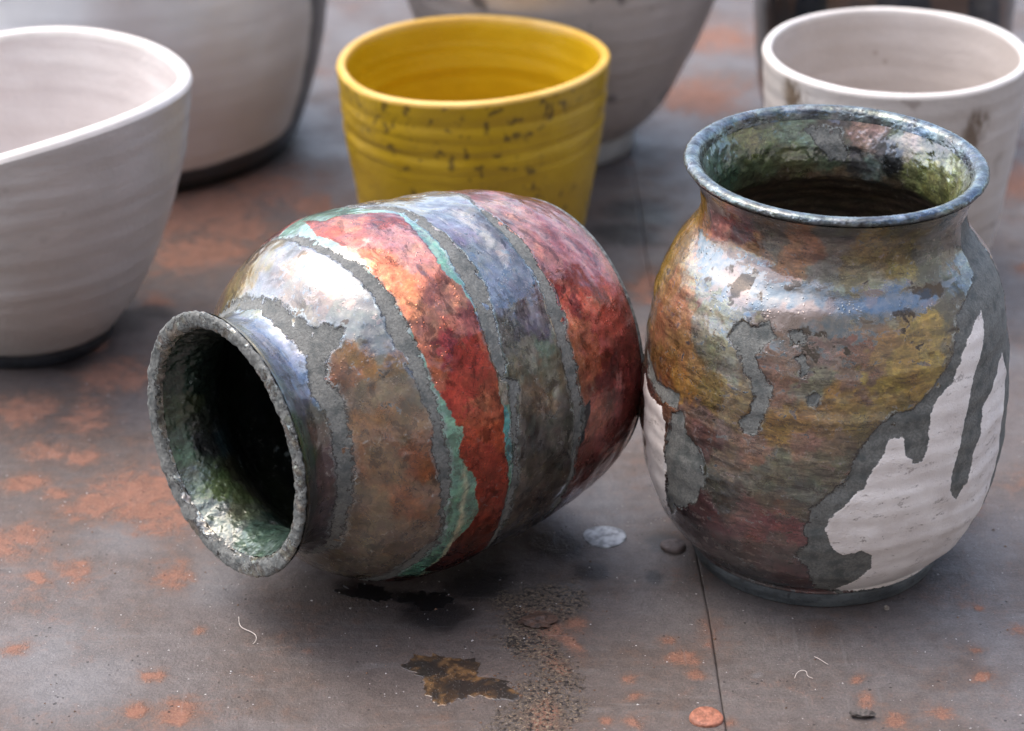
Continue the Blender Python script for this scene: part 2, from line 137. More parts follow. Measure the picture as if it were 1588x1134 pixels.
# ------------------------------------------------------------------ shader helpers
class NT:
    def __init__(s, name):
        s.m = bpy.data.materials.new(name); s.m.use_nodes = True; s.t = s.m.node_tree
        s.b = s.t.nodes['Principled BSDF']; s.co = s.t.nodes.new('ShaderNodeTexCoord').outputs['Object']
    def set(s, sock, v):
        if hasattr(v, 'is_output') or isinstance(v, bpy.types.NodeSocket): s.t.links.new(v, sock)
        elif isinstance(v, (tuple, list)) and len(v) == 3 and sock.type == 'RGBA': sock.default_value = (*v, 1)
        else: sock.default_value = v
    def attr(s, name, col=False):
        n = s.t.nodes.new('ShaderNodeAttribute'); n.attribute_name = name
        return n.outputs['Color' if col else 'Fac']
    def noise(s, scale, detail=3, rough=.55, vec=None, dist=0.0, col=False):
        n = s.t.nodes.new('ShaderNodeTexNoise'); s.t.links.new(vec or s.co, n.inputs['Vector'])
        n.inputs['Scale'].default_value = scale; n.inputs['Detail'].default_value = detail
        n.inputs['Roughness'].default_value = rough; n.inputs['Distortion'].default_value = dist
        return n.outputs['Color' if col else 'Fac']
    def voro(s, scale, feat='F1', vec=None, out='Distance', rnd=1.0):
        n = s.t.nodes.new('ShaderNodeTexVoronoi'); n.feature = feat; s.t.links.new(vec or s.co, n.inputs['Vector'])
        n.inputs['Scale'].default_value = scale; n.inputs['Randomness'].default_value = rnd
        return n.outputs[out]
    def map(s, scale=(1, 1, 1), vec=None):
        n = s.t.nodes.new('ShaderNodeMapping'); s.t.links.new(vec or s.co, n.inputs['Vector'])
        n.inputs['Scale'].default_value = scale; return n.outputs[0]
    def math(s, op, a, b=0.0, c=None):
        n = s.t.nodes.new('ShaderNodeMath'); n.operation = op
        s.set(n.inputs[0], a); s.set(n.inputs[1], b)
        if c is not None: s.set(n.inputs[2], c)
        return n.outputs[0]
    def ramp(s, x, a, b, lo=0.0, hi=1.0):
        n = s.t.nodes.new('ShaderNodeMapRange'); n.interpolation_type = 'SMOOTHSTEP'
        s.set(n.inputs['Value'], x); n.inputs['From Min'].default_value = a; n.inputs['From Max'].default_value = b
        s.set(n.inputs['To Min'], lo); s.set(n.inputs['To Max'], hi)
        return n.outputs[0]
    def mix(s, f, a, b, mode='MIX'):
        n = s.t.nodes.new('ShaderNodeMix'); n.data_type = 'RGBA'; n.blend_type = mode
        s.set(n.inputs['Factor'], f); s.set(n.inputs['A'] if False else n.inputs[6], a); s.set(n.inputs[7], b)
        return n.outputs[2]
    def mixf(s, f, a, b):
        n = s.t.nodes.new('ShaderNodeMix'); n.data_type = 'FLOAT'
        s.set(n.inputs[0], f); s.set(n.inputs[2], a); s.set(n.inputs[3], b)
        return n.outputs[0]
    def bump(s, h, dist, strength=1.0, nrm=None):
        n = s.t.nodes.new('ShaderNodeBump'); s.t.links.new(h, n.inputs['Height']); n.inputs['Distance'].default_value = dist
        n.inputs['Strength'].default_value = strength
        if nrm: s.t.links.new(nrm, n.inputs['Normal'])
        return n.outputs[0]
    def out(s, col=None, rough=None, metal=None, normal=None, **kw):
        b = s.b.inputs
        if col is not None: s.set(b['Base Color'], col)
        if rough is not None: s.set(b['Roughness'], rough)
        if metal is not None: s.set(b['Metallic'], metal)
        if normal is not None: s.set(b['Normal'], normal)
        for k, v in kw.items(): s.set(b[k.replace('_', ' ')], v)
        return s.m

# fired lustre glaze: 'col' colour, 'bare' mm inside bare clay, 'white' mm inside white crackle glaze,
# 'metal' and 'gloss' 0..1, silvery sky highlights painted in (all fields painted on the pot's own surface)
def glaze_material(name, bare_col=(.135, .140, .130), streak=(1, 1, 1), halo_col=(.22, .26, .26), mot=1.0):
    n = NT(name)
    st = n.map(streak)
    f1 = n.noise(420, 4, .6); f2 = n.noise(1500, 3, .6); f3 = n.noise(4200, 2, .6)
    stn = n.noise(300, 5, .65, st)
    rag = n.math('ADD', n.math('MULTIPLY', n.math('SUBTRACT', f1, .5), 3.4), n.math('ADD', n.math('MULTIPLY', n.math('SUBTRACT', f2, .5), 1.9), n.math('MULTIPLY', n.math('SUBTRACT', n.noise(130, 2), .5), 2.4)))
    bsd = n.math('SUBTRACT', n.math('ADD', n.attr('bare'), rag), n.math('MULTIPLY', n.ramp(n.noise(150, 3, .6), .62, .67), 2.6))
    bare = n.ramp(bsd, -.07, .07)
    edge = n.math('MULTIPLY', n.ramp(bsd, -.42, -.05), n.ramp(bsd, .22, -.02))          # dark fused outline of a bare patch
    halo = n.math('MULTIPLY', n.ramp(bsd, -1.5, -.3), n.math('SUBTRACT', 1.0, bare))
    wsd = n.math('ADD', n.attr('white'), n.math('MULTIPLY', rag, .55))
    white = n.ramp(wsd, -.1, .1)
    col = n.attr('col', True)
    # mottling
    v1 = n.ramp(stn, .3, .7, .85, 1.16); v2 = n.ramp(f2, .35, .65, 1 - .07 - .07 * mot, 1 + .07 + .07 * mot)
    gl = n.mix(1.0, col, n.math('MULTIPLY', v1, v2), 'MULTIPLY')
    hue = n.noise(230, 3, .6, col=True)
    hs = n.mix(.22, gl, n.mix(1.0, gl, n.mix(1.0, hue, (2, 2, 2), 'MULTIPLY'), 'MULTIPLY'))
    p1 = n.noise(170, 4, .58, n.map(tuple(1 + (k - 1) * .45 for k in streak)), 1.2); p2 = n.noise(520, 5, .7, None, .8)
    hs = n.mix(1.0, hs, n.ramp(p1, .485, .515, 1 - .20 * mot, 1 + .16 * mot), 'MULTIPLY')
    hs = n.mix(1.0, hs, n.ramp(p2, .52, .55, .94, 1.10), 'MULTIPLY')
    hs = n.mix(n.math('MULTIPLY', n.ramp(p2, .60, .64), n.ramp(n.noise(60, 2), .48, .64, 0, .6)), hs, (.30, .305, .29))
    hs = n.mix(n.math('MULTIPLY', n.ramp(n.math('ABSOLUTE', n.math('SUBTRACT', p1, .5)), .012, .003), n.ramp(n.noise(75, 2), .45, .6, 0, .7)), hs, (.03, .026, .024))
    p3 = n.noise(150, 6, .66, n.map(tuple(1 + (k - 1) * 1.3 for k in streak)), .6)
    hs = n.mix(n.ramp(p3, .555, .58, 0, .65), hs, n.mix(1.0, hs, (.30, .28, .27), 'MULTIPLY'))
    hs = n.mix(n.ramp(p3, .43, .41, 0, .5), hs, n.mix(1.0, hs, (1.55, 1.45, 1.3), 'MULTIPLY'))
    slv = n.math('ADD', n.attr('silver_glint'), n.math('ADD', n.math('MULTIPLY', n.math('SUBTRACT', p2, .5), 2.2), n.math('MULTIPLY', n.math('SUBTRACT', p1, .5), 2.8)))
    slv = n.ramp(slv, .42, .58); hs = n.mix(slv, hs, n.mix(n.ramp(f1, .35, .65), (.17, .205, .225), (.27, .265, .25))); hs = n.mix(n.math('MULTIPLY', slv, n.ramp(n.noise(120, 3, .5), .5, .58)), hs, (.30, .245, .215)); hs = n.mix(n.math('MULTIPLY', slv, n.ramp(n.noise(95, 4, .6), .56, .6)), hs, (.10, .085, .07))
    spk = n.ramp(n.voro(900), .16, .10); spk = n.math('MULTIPLY', spk, n.ramp(n.noise(180, 2), .48, .62))
    hs = n.mix(n.math('MULTIPLY', spk, .75), hs, (.02, .018, .016))
    gl = n.mix(n.math('MULTIPLY', halo, n.ramp(n.noise(110, 3), .4, .6, .05, .5)), hs, halo_col)
    rimn = n.math('MULTIPLY', n.math('MULTIPLY', n.ramp(bsd, -1.1, -.5), n.ramp(bsd, -.25, -.5)), n.ramp(n.noise(150, 3), .52, .62, 0, .55))
    gl = n.mix(rimn, gl, (.42, .50, .50))  # pale cyan line paints the highlights along glaze edges
    bc = n.mix(n.ramp(f2, .35, .65), tuple(c * .8 for c in bare_col), tuple(c * 1.25 for c in bare_col))
    bc = n.mix(n.ramp(n.noise(260, 4), .45, .7), bc, tuple(c * k for c, k in zip(bare_col, (.55, .6, .62))))
    pits = n.ramp(n.voro(1300), .2, .08); bc = n.mix(n.math('MULTIPLY', pits, .6), bc, (.015, .015, .014))
    wst = n.noise(170, 5, .65, n.map((1, 1, 2.6)))
    smu = n.math('MULTIPLY', n.ramp(wst, .58, .66), n.ramp(f2, .35, .6)); smu = n.math('MAXIMUM', smu, n.math('MULTIPLY', n.ramp(n.voro(420), .12, .07), n.ramp(n.noise(60, 3), .52, .62)))
    wc = n.mix(n.ramp(n.noise(90, 3), .3, .7), (.68, .635, .60), (.82, .785, .75))
    wc = n.mix(n.math('MULTIPLY', smu, .7), wc, (.20, .165, .145))
    crk = n.ramp(n.voro(150, 'DISTANCE_TO_EDGE', n.mix(.012, n.co, n.noise(400, 2, col=True), 'ADD')), .035, .008)
    c = n.mix(bare, gl, bc); c = n.mix(n.math('MULTIPLY', edge, .92), c, (.012, .011, .010))
    c = n.mix(white, c, wc)
    met = n.math('MULTIPLY', n.math('MAXIMUM', n.attr('metal'), n.math('MULTIPLY', slv, .92)), n.math('MULTIPLY', n.math('SUBTRACT', 1, bare), n.math('SUBTRACT', 1, white)))
    gloss = n.attr('gloss')
    rg = n.math('SUBTRACT', .54, n.math('MULTIPLY', gloss, .38)); rg = n.math('ADD', rg, n.ramp(n.noise(130, 4), .35, .65, -.06, .14)); rg = n.math('SUBTRACT', rg, n.math('MULTIPLY', slv, .05))
    rg = n.mixf(bare, rg, .72); rg = n.mixf(white, rg, .42)
    # relief: hammered skin of the glaze, grain of the clay, step between them
    skin = n.ramp(n.noise(70, 3), .38, .62, .25, 1.0)
    h = n.math('MULTIPLY', n.math('MULTIPLY', n.noise(650, 3, .55), skin), .10)
    h = n.math('ADD', h, n.math('MULTIPLY', n.ramp(n.voro(1000), .35, .0), n.math('MULTIPLY', n.ramp(n.noise(220, 2), .5, .7), .22)))
    h = n.math('ADD', h, n.math('MULTIPLY', stn, .07))
    h = n.math('ADD', h, n.math('MULTIPLY', n.math('MULTIPLY', f3, bare), .16))
    h = n.math('ADD', h, n.math('MULTIPLY', n.math('MULTIPLY', f2, bare), .25))
    h = n.math('SUBTRACT', h, n.math('MULTIPLY', bare, .22)); h = n.math('SUBTRACT', h, n.math('MULTIPLY', edge, .12))
    h = n.math('ADD', h, n.math('MULTIPLY', white, .12))
    nm = n.bump(h, .001, .85)
    hc = n.math('ADD', n.math('MULTIPLY', n.noise(160, 3, .5), .5), n.math('MULTIPLY', n.ramp(n.voro(800), .3, .0), n.math('MULTIPLY', n.ramp(n.noise(120, 2), .5, .65), .14)))
    cn = n.bump(hc, .001, .7)
    cov = n.math('MULTIPLY', n.math('SUBTRACT', 1, bare), n.math('SUBTRACT', 1, n.math('MULTIPLY', white, .8)))
    coat = n.math('MULTIPLY', n.ramp(gloss, .05, .7, .05, 1.0), n.math('MULTIPLY', cov, n.math('SUBTRACT', 1.0, n.math('MULTIPLY', n.math('MAXIMUM', slv, n.ramp(n.attr('metal'), .3, .8)), .85))))
    return n.out(c, rg, met, nm, Coat_Weight=coat, Coat_Roughness=.09, Coat_IOR=1.85, Coat_Normal=cn)

# ------------------------------------------------------------------ painting on a pot's own surface
def unwrap(ph, mid): return (np.asarray(ph, float) - mid + 180) % 360 - 180 + mid
def paint(ph, z, X, samples, mid, warp=3.5, seed=0, k=1.0, rref=48, sig=3.6, compress=.75, sat=.72):
    """smooth, warped blend of colour samples (angle, height, r, g, b)"""
    S = np.array(samples, float); m = math.pi / 180 * rref
    C = lin(S[:, 2:5]); L = C.mean(1, keepdims=True); C = C * (L / L.mean()) ** (compress - 1)
    x = unwrap(ph, mid) * m; sx = unwrap(S[:, 0], mid) * m; sz = S[:, 1]
    wx = x + warp * fbm(X, .12, seed, 3) + warp * .45 * fbm(X, .5, seed + 5, 3)
    wz = z + warp * .8 * fbm(X, .12, seed + 9, 3) + warp * .4 * fbm(X, .5, seed + 15, 3)
    fx = warp * .16 * noise(X, 1.1, seed + 21); wx = wx + fx; wz = wz + warp * .16 * noise(X, 1.3, seed + 23)
    per = 360 * m; best = np.zeros((len(x), 3)); tot = np.zeros(len(x)) + 1e-12
    for i in range(len(S)):
        dx = np.abs(wx - sx[i]); dx = np.minimum(dx, per - dx)
        d2 = (dx * dx + (wz - sz[i]) ** 2) / (sig * sig)
        wgt = 1.0 / (1 + d2) ** 4.5 * k
        best += wgt[:, None] * C[i]; tot += wgt
    c = best / tot[:, None]; g = c.mean(1, keepdims=True)
    return g + (c - g) * sat

def phis(n, mid, dens=2.2):
    """angles packed closer on one side"""
    u = (np.arange(n) + .5) / n * 2 * math.pi - math.pi
    a = .5 * (dens - 1) / (dens + 1) * 2
    return mid * math.pi / 180 + u - a * .9 * np.sin(u) * 1.0

def surf(zr, ph):
    """zr rows of (z, r) mm and angles -> flattened phi(deg), z, r and noise coordinates (mm)"""
    Z, P = np.meshgrid(zr[:, 0], ph, indexing='ij'); Rr, _ = np.meshgrid(zr[:, 1], ph, indexing='ij')
    Z = Z.ravel(); P = P.ravel(); Rr = Rr.ravel()
    return P, Z, Rr, np.stack([Rr * np.cos(P), Rr * np.sin(P), Z], -1)

def resample(pts, step):
    """dense rows along a polyline of (z, r) with smooth corners"""
    p = np.array(pts, float); s = np.concatenate([[0], np.cumsum(np.hypot(*np.diff(p, axis=0).T))])
    t = np.linspace(0, s[-1], max(3, int(s[-1] / step) + 1))
    def ipl(y):
        h = np.diff(s); d = np.diff(y) / h; m = np.zeros_like(y); m[0] = d[0]; m[-1] = d[-1]
        for i in range(1, len(y) - 1): m[i] = (d[i-1] * h[i] + d[i] * h[i-1]) / (h[i-1] + h[i])
        i = np.clip(np.searchsorted(s, t, side='right') - 1, 0, len(h) - 1); u = (t - s[i]) / h[i]
        return y[i]*(1+2*u)*(1-u)**2 + h[i]*m[i]*u*(1-u)**2 + y[i+1]*u*u*(3-2*u) + h[i]*m[i+1]*u*u*(u-1)
    return np.stack([ipl(p[:, 0]), ipl(p[:, 1])], -1)

# ================================================================== STANDING JAR
SZ=[0,4.6,6.2,9,14,20,28,37,46,56,66,75,83,89,94,98,102,106,110,114,118,121.5,123.4]
SR=[36.0,37.3,37.0,40.2,44.4,47.6,50.6,52.2,52.8,52.7,52.0,51.1,50.0,48.4,46.2,43.8,40.8,38.2,37.1,37.3,38.7,41.0,42.4]
SIZ=[8,9,20,50,75,88,96,102,106,110,114,118,121.6]; SIR=[5,30,43,48,48,46,42,37,34,33.4,34,35.6,37.4]
def s_shape(P, Z, Rr, X, amt, inner=False):
    """radial relief, small lean and warped rim of the hand-thrown pot; returns metres"""
    ring = np.sin(Z * 1.05 + 1.5 * np.sin(P) + 2 * noise(X, .05, 3)) * .07 + np.sin(Z * .47 + .8 * np.cos(P + 1)) * .12
    r = Rr + ring * amt * (1 + .1 * sstep(60, 30, Z)) + fbm(X, .035, 11, 3) * .45 * amt + fbm(X, .22, 13, 3) * .09 * amt
    x = r * np.cos(P); y = r * np.sin(P)
    z = Z + .9 * np.cos(P - R(140)) * (Z / 123.) ** 6
    x = x + .55 * np.exp(-((Z - 88) / 26.) ** 2)
    return np.stack([x, y, z], -1) / 1000.
M_SG = glaze_material('lustre_glaze_standing_jar', streak=(1, 1, 3.6), halo_col=(.045, .038, .032))
def standing_jar():
    root = empty('jar', (.0907, .6870, 0))
    tag(root, 'upright amber and brown lustre jar with grey drips and a white crackled patch', 'jar')
    ph = phis(960, 265)
    # --- body, from the foot ring to under the lip
    zz = np.concatenate([np.linspace(5.4, 118, 400), np.linspace(118.15, 122.2, 22)])
    zr = np.stack([zz, cr(zz, SZ, SR)], -1)
    zr = np.concatenate([[[5.2, 34.0]], zr])
    P, Z, Rr, X = surf(zr, ph); D = np.degrees(P)
    col = paint(D, Z, X, S_COL + S_BACK, 270, seed=1, sig=2.8, sat=.82) * .82
    m = math.pi / 180 * 50
    def sd(name, wx=0, wz=0):
        q = S_POLY[name]; return poly_sdf(unwrap(D, 270) * m + wx, Z + wz, [(unwrap(a, 270) * m, b) for a, b in q])
    wob = .5 * fbm(X, .3, 21, 3)
    w1 = sd('white_right') ; w2 = sd('white_left'); white = np.maximum(w1, w2)
    edge = sd('_bare_edge')                       # closed polygon right of the glaze's ragged border
    bare = np.maximum.reduce([edge, sd('bare_left'), sd('bare_left_top'), sd('bare_mid'), sd('b2'), sd('b3'), sd('b4')])
    # unseen back of the pot: bare clay with a few glaze runs
    bare = bare + wob; white = white + wob * .6
    neckcut = (Z - 112.5); bare = np.where(Z > 110, np.minimum(bare, -neckcut), bare)
    met = .30 + .25 * fbm(X, .09, 41, 3); sil = sstep(.0, .6, fbm(X, .16, 43, 4) * .9 + .9 * np.exp(-((Z - 97) / 8.) ** 2) - .25)
    du = unwrap(D, 270); zc = np.interp(du, [190, 205, 235, 260, 290, 310], [105, 102.5, 99.5, 98.5, 99, 101]); hw = np.interp(du, [188, 205, 230, 265, 295, 312], [.5, 3.0, 4.2, 5.0, 3.0, .5])
    silver_glint = np.exp(-((Z - zc) / hw) ** 2) * 1.25 * ((du > 186) & (du < 318)) + .25 * np.clip(fbm(X, .08, 49, 3), 0, 1) + .35 * np.exp(-(((du - 240) / 30) ** 2 + ((Z - 90) / 10.) ** 2))  # silvery shoulder band paints the sky highlight over the lustre
    met = np.clip(met, .1, .7); col = col * 1.25
    gloss = np.clip(.75 + .35 * fbm(X, .14, 47, 3), .2, 1)
    # dark shoulder band pressed under the neck, darker skin near the foot
    relief = sstep(-.35, .35, -bare) * .34 + sstep(-.4, .4, white) * .14
    co = s_shape(P, Z, Rr + relief, X, sstep(5, 12, Z) * sstep(122, 112, Z) + .08)
    o = grid_mesh('body', co, len(zr), len(ph), True, M_SG, root, dict(col=col, bare=bare, white=white, metal=met, gloss=gloss, silver_glint=silver_glint))
    # --- lip
    lip = resample([(122.2, float(cr(122.2, SZ, SR))), (123.3, 42.6), (124.3, 42.2), (124.8, 41.0), (124.7, 39.8), (124.0, 38.6), (122.9, 37.9), (121.6, 37.4)], .16)
    P, Z, Rr, X = surf(lip, ph)
    base = np.array([.125, .145, .145]); c = base[None] * (1 + .5 * fbm(X, .4, 51, 4))[:, None]
    c = c + (np.array([-.02, .0, .05]))[None] * np.clip(fbm(X, .07, 53, 2), 0, 1)[:, None]
    c = np.clip(c, .02, .6)
    u = dict(col=c, bare=np.full(len(P), -4.) + 3.6 * np.clip(fbm(X, .5, 55, 3), 0, 1), silver_glint=np.full(len(P), -1.), white=np.full(len(P), -9.), metal=np.full(len(P), .85), gloss=np.full(len(P), .85))
    co = s_shape(P, Z, Rr + .16 * np.clip(fbm(X, .9, 57, 3), -.2, 1) + .22 * np.clip(noise(X, .8, 58) - .45, 0, 1), X, .08)
    grid_mesh('lip', co, len(lip), len(ph), True, M_SG, root, u)
    # --- interior
    zz = np.concatenate([np.linspace(121.6, 92, 130), np.linspace(91, 9, 70)]); zr = np.stack([zz, cr(zz, SIZ, SIR)], -1)
    zr[0, 1] = 37.4; zr = np.concatenate([zr, [[8.8, 20.], [8.8, .3]]])
    P, Z, Rr, X = surf(zr, phis(960, 90)); D = np.degrees(P)
    col = paint(D, Z, X, S_IN + [(a, zz_, 62, 60, 48) for a in (200, 240, 280, 320) for zz_ in (118, 108)] + [(a, 85, 45, 38, 32) for a in range(0, 360, 45)], 90, seed=61, rref=38, warp=3.0, sig=2.6)
    m2 = math.pi / 180 * 38
    b = poly_sdf(unwrap(D, 90) * m2, Z, [(unwrap(a, 90) * m2, q) for a, q in S_INBARE]) + .4 * fbm(X, .4, 63, 3)
    co = s_shape(P, Z, Rr - .25 * np.clip(fbm(X, .3, 65, 3), -1, 1), X, .25)
    grid_mesh('interior', co, len(zr), len(P) // len(zr), True, M_SG, root, dict(col=np.where((Z < 104)[:, None], np.array([.085, .065, .045]) * (1 + .35 * np.sin(Z * 1.5 + fbm(X, .1, 69)))[:, None], col * 1.5), bare=b, silver_glint=np.full(len(P), -1.), white=np.full(len(P), -9.), metal=np.where(Z < 104, .05, .3), gloss=np.clip(.6 + .4 * fbm(X, .2, 67), 0, 1) * sstep(98, 108, Z)))
    # --- foot ring
    ft = resample([(5.2, 34.0), (5.6, 36.4), (5.0, 37.3), (3.8, 37.4), (1.4, 36.6), (.35, 36.1), (0, 35.4)], .25)
    ft = np.concatenate([ft, [[0, 31.5], [1.2, 30.8], [1.6, 8], [1.6, .3]]])
    P, Z, Rr, X = surf(ft, phis(360, 265))
    n = NT('smoked_clay'); f = n.noise(500, 4); g = n.noise(90, 4, .6, n.map((1, 1, 3)))
    c = n.mix(n.ramp(g, .35, .65), (.045, .052, .056), (.105, .12, .125)); c = n.mix(n.ramp(f, .55, .7, 0, .6), c, (.015, .015, .016))
    mt = n.out(c, .62, 0.0, n.bump(n.math('ADD', f, n.noise(2200, 2)), .0003, .7))
    grid_mesh('foot_ring', s_shape(P, Z, Rr, X, .06), len(ft), 360, True, mt, root, flip=True)
    return root

# ================================================================== LYING JAR
LZ=[0,2.2,5,8,11,14,17.5,21,26,32,38,46,55,64,74,85,97,107,113,118.2]
LR=[38.3,37.4,35.3,33.8,33.3,33.8,35.8,39.6,45.2,49.2,51.6,53.7,54.3,53.9,53.0,52.0,49.9,47.4,45.2,42.6]
LIZ=[1.8,4,7,12,17,22,30,45,80,110]; LIR=[32.9,31.8,30.2,29.2,30.2,34,42,47,46,35]
L_A, L_T = .6938, -.0226
Ld = Vector((math.cos(L_A), math.sin(L_A), L_T)).normalized()
Le = Ld.cross(Vector((0, 0, 1))).normalized(); Lu = Le.cross(Ld)
M_LG = glaze_material('lustre_glaze_lying_jar', streak=(1, 1, 1.5), mot=.35)
def l_shape(P, Z, Rr, X, amt):
    ring = np.sin(Z * .8 + 1.2 * np.sin(P)) * .05 + np.sin(Z * .33 + .8 * np.cos(P + 1)) * .12
    # facets left by fingers
    r = Rr + (ring + fbm(X, .03, 111, 3) * .4 + fbm(X, .12, 113, 3) * .22 + fbm(X, .35, 115, 2) * .06) * amt
    return np.stack([r * np.cos(P), r * np.sin(P), -Z], -1) / 1000.
def band_lines(D, X):
    """each bare line round the pot: (low edge, high edge) in mm from the lip, by angle"""
    o = {}
    for i, (k, L) in enumerate(sorted(L_LINES.items())):
        L = np.array(L); a = unwrap(L[:, 0], 30); s = np.argsort(a); a = a[s]; lo = L[s, 1]; hi = L[s, 2]
        d = unwrap(D, 30); aa = np.concatenate([[-150], a, [210]]); ml, mh = lo.mean(), hi.mean()
        lo = np.interp(d, aa, np.concatenate([[ml], lo, [ml]])); hi = np.interp(d, aa, np.concatenate([[mh], hi, [mh]]))
        hi = np.maximum(hi, lo + .5)
        wob = .55 * fbm(X, .16, 120 + i * 7, 3) + .2 * fbm(X, .7, 122 + i * 7, 2)
        wob2 = .55 * fbm(X, .16, 160 + i * 7, 3) + .2 * fbm(X, .7, 162 + i * 7, 2)
        nar = .32 if k != 'A' else .1
        o[k] = (lo + wob + nar, hi + wob2 - nar)
    return o
def lying_jar():
    m4 = Matrix(((Le.x, Lu.x, -Ld.x, -.0801), (Le.y, Lu.y, -Ld.y, .6449), (Le.z, Lu.z, -Ld.z, .0553), (0, 0, 0, 1)))
    root = empty('jar', mat=m4)
    tag(root, 'lustre jar lying on its side, copper red, pearl and brown bands', 'jar')
    ph = phis(960, 20)
    zz = np.concatenate([np.linspace(1.3, 10, 40), np.linspace(10.3, 117.6, 390)])
    zr = np.stack([zz, cr(zz, LZ, LR)], -1)
    P, Z, Rr, X = surf(zr, ph); D = np.degrees(P); m = math.pi / 180 * 50
    ln = band_lines(D, X)
    A, B, C, Dd = (ln[k] for k in 'ABCD')
    c0 = paint(D, Z, X, L_COL0 + [(a, 10, 70, 75, 60) for a in (150, 200, 250)], 30, seed=201, rref=36, warp=2.4, sig=2.6)
    c1 = paint(D, Z, X, L_COL1 + [(a, 28, 105, 85, 62) for a in (150, 200, 250)], 30, seed=211, warp=3.2, sig=2.6, compress=.3, sat=.85) * .62 * np.array([1.15, 1.03, .80])
    c2 = paint(D, Z, X, L_COL2 + [(a, 48, 150, 62, 52) for a in (150, 200, 250)], 30, seed=221, warp=3.2, sig=2.6, compress=.4) * .8
    c3 = paint(D, Z, X, L_COL3 + [(a, 74, 90, 85, 85) for a in (150, 200, 250)], 30, seed=231, warp=4.0, sig=2.8, compress=.5, sat=.6) * .85 * np.array([1.04, 1.0, .86])
    c4 = paint(D, Z, X, L_COL4 + [(a, 100, 140, 62, 58) for a in (150, 200, 250)], 30, seed=241, warp=3.6, sig=2.5, compress=.5) * .85
    c2 = c2 * np.array([1.32, .92, .72]); c4 = c4 * np.array([1.28, 1.02, .90])
    def sd(name):
        q = L_POLY[name]; return poly_sdf(unwrap(D, 30) * m + .25 * fbm(X, .9, 250), Z + .3 * fbm(X, .8, 251), [(unwrap(a, 30) * m, b) for a, b in q])
    cop = sd('copper') + .35 * fbm(X, .5, 255, 3)
    back = (unwrap(D, 30) > 118) | (unwrap(D, 30) < -52); cop = np.where(back, 2.0, cop)
    g = fbm(X, .35, 261, 4); streaky = fbm(X * np.array([1, 1, .35]), .9, 263, 3)
    green = np.array([.075, .20, .135])[None] * (1 + .35 * streaky[:, None]) + np.clip(g, 0, 1)[:, None] * np.array([.05, .07, .05])
    light = np.exp(-((unwrap(D, 30) * m - unwrap(335, 30) * m) / 24.) ** 2) * np.exp(-((Z - 43.5 - .8 * g) / .8) ** 2)
    green = green * (1 - light[:, None]) + np.array([.42, .42, .27]) * light[:, None]
    c2 = np.where((cop > 0)[:, None], c2, green)
    tl = sd('teal') > 0; c2 = np.where(tl[:, None], np.array([.02, .20, .20]) * (1 + .4 * g[:, None]), c2)
    be = sd('beige') > 0; c2 = np.where(be[:, None], np.array([.22, .19, .14]) * (1 + .3 * g[:, None]), c2)
    olive = sd('olive_patch')
    c0 = c0 * .8; c0 = c0 / (1 + 2.0 * c0); c1 = c1 / (1 + 3.2 * c1.mean(1, keepdims=True)); c3 = c3 / (1 + 1.5 * c3.mean(1, keepdims=True)); col = c0.copy(); met = np.full(len(P), .5)
    k1 = Z > (A[0] + A[1]) / 2; k2 = Z > (B[0] + B[1]) / 2; k3 = Z > (C[0] + C[1]) / 2; k4 = Z > (Dd[0] + Dd[1]) / 2
    col[k1] = c1[k1]; col[k2] = c2[k2]; col[k3] = c3[k3]; col[k4] = c4[k4]
    n1 = fbm(X, .12, 271, 3)
    met = np.where(k1, .28 + .3 * n1, met); col = col * np.where(k2, 1.0, 1.15)[:, None]; met = np.where(k2, np.where((cop > 0) & ~tl & ~be, .95, .08), met); met = np.where(k3, .5 + .25 * n1, met); met = np.where(k4, .72, met)
    ds = sd('dark_strip') > 0; col = np.where((ds & k4)[:, None], np.array([.02, .022, .03]), col)
    bars = [np.minimum(Z - lo, hi - Z) for lo, hi in (A, B, C, Dd)]
    bare = np.maximum.reduce(bars + [sd('bare_shoulder')])
    bare = np.where(olive > 0, -1.0, bare); col = np.where(((olive > 0))[:, None], np.array([.07, .085, .04]), col)
    # thin green or dark seam beside the lines
    seam = (bare < 0) & (bare > -.8) & k2 & ((g > .05) | (k3 & ~k4))
    col = np.where((seam & ~(cop > .9))[:, None] | (seam & k4)[:, None], col * .4 + np.array([.03, .07, .055]) * .6, col)
    drk = np.clip(fbm(X, .1, 281, 4) - .25, 0, 1); col = col * (1 - .75 * drk[:, None])
    du = unwrap(D, 30); silver_glint = np.where(k1 & ~k2, 1.0 * sstep(44, 58, du + 10 * fbm(X, .15, 291, 3)) * sstep(112, 95, du) * .8 + .45 * np.exp(-((du - 36) / 14.) ** 2), 0) + np.where(~k1, .55 * sstep(50, 75, du), 0) + np.where(k3 & ~k4, .30 + .45 * np.exp(-((du - 62) / 22.) ** 2), 0) - .55  # silvery tone on the upper side paints the bright sky reflection
    silver_glint = silver_glint + .30 * fbm(X, .12, 293, 3)
    met = np.clip(met, .03, .95); gloss = np.clip(.78 + .3 * fbm(X, .12, 285, 3) + np.where(k2, .1, 0), .2, 1)
    relief = sstep(-.5, .45, -bare) * .30 + np.where(k2 & ~k3, sstep(-.3, .5, cop) * .10, 0)
    co = l_shape(P, Z, Rr + relief, X, sstep(2, 14, Z) * sstep(118, 112, Z) + .1)
    grid_mesh('body', co, len(zr), len(ph), True, M_LG, root, dict(col=col, bare=bare, white=np.full(len(P), -9.), metal=met, gloss=gloss, silver_glint=silver_glint), flip=True)
    # lip: rough bare rim
    lip = resample([(1.3, float(cr(1.3, LZ, LR))), (.35, 38.4), (-.25, 37.8), (-.4, 36.6), (-.35, 35.2), (-.1, 34.3), (.6, 33.6), (1.8, 32.9)], .16)
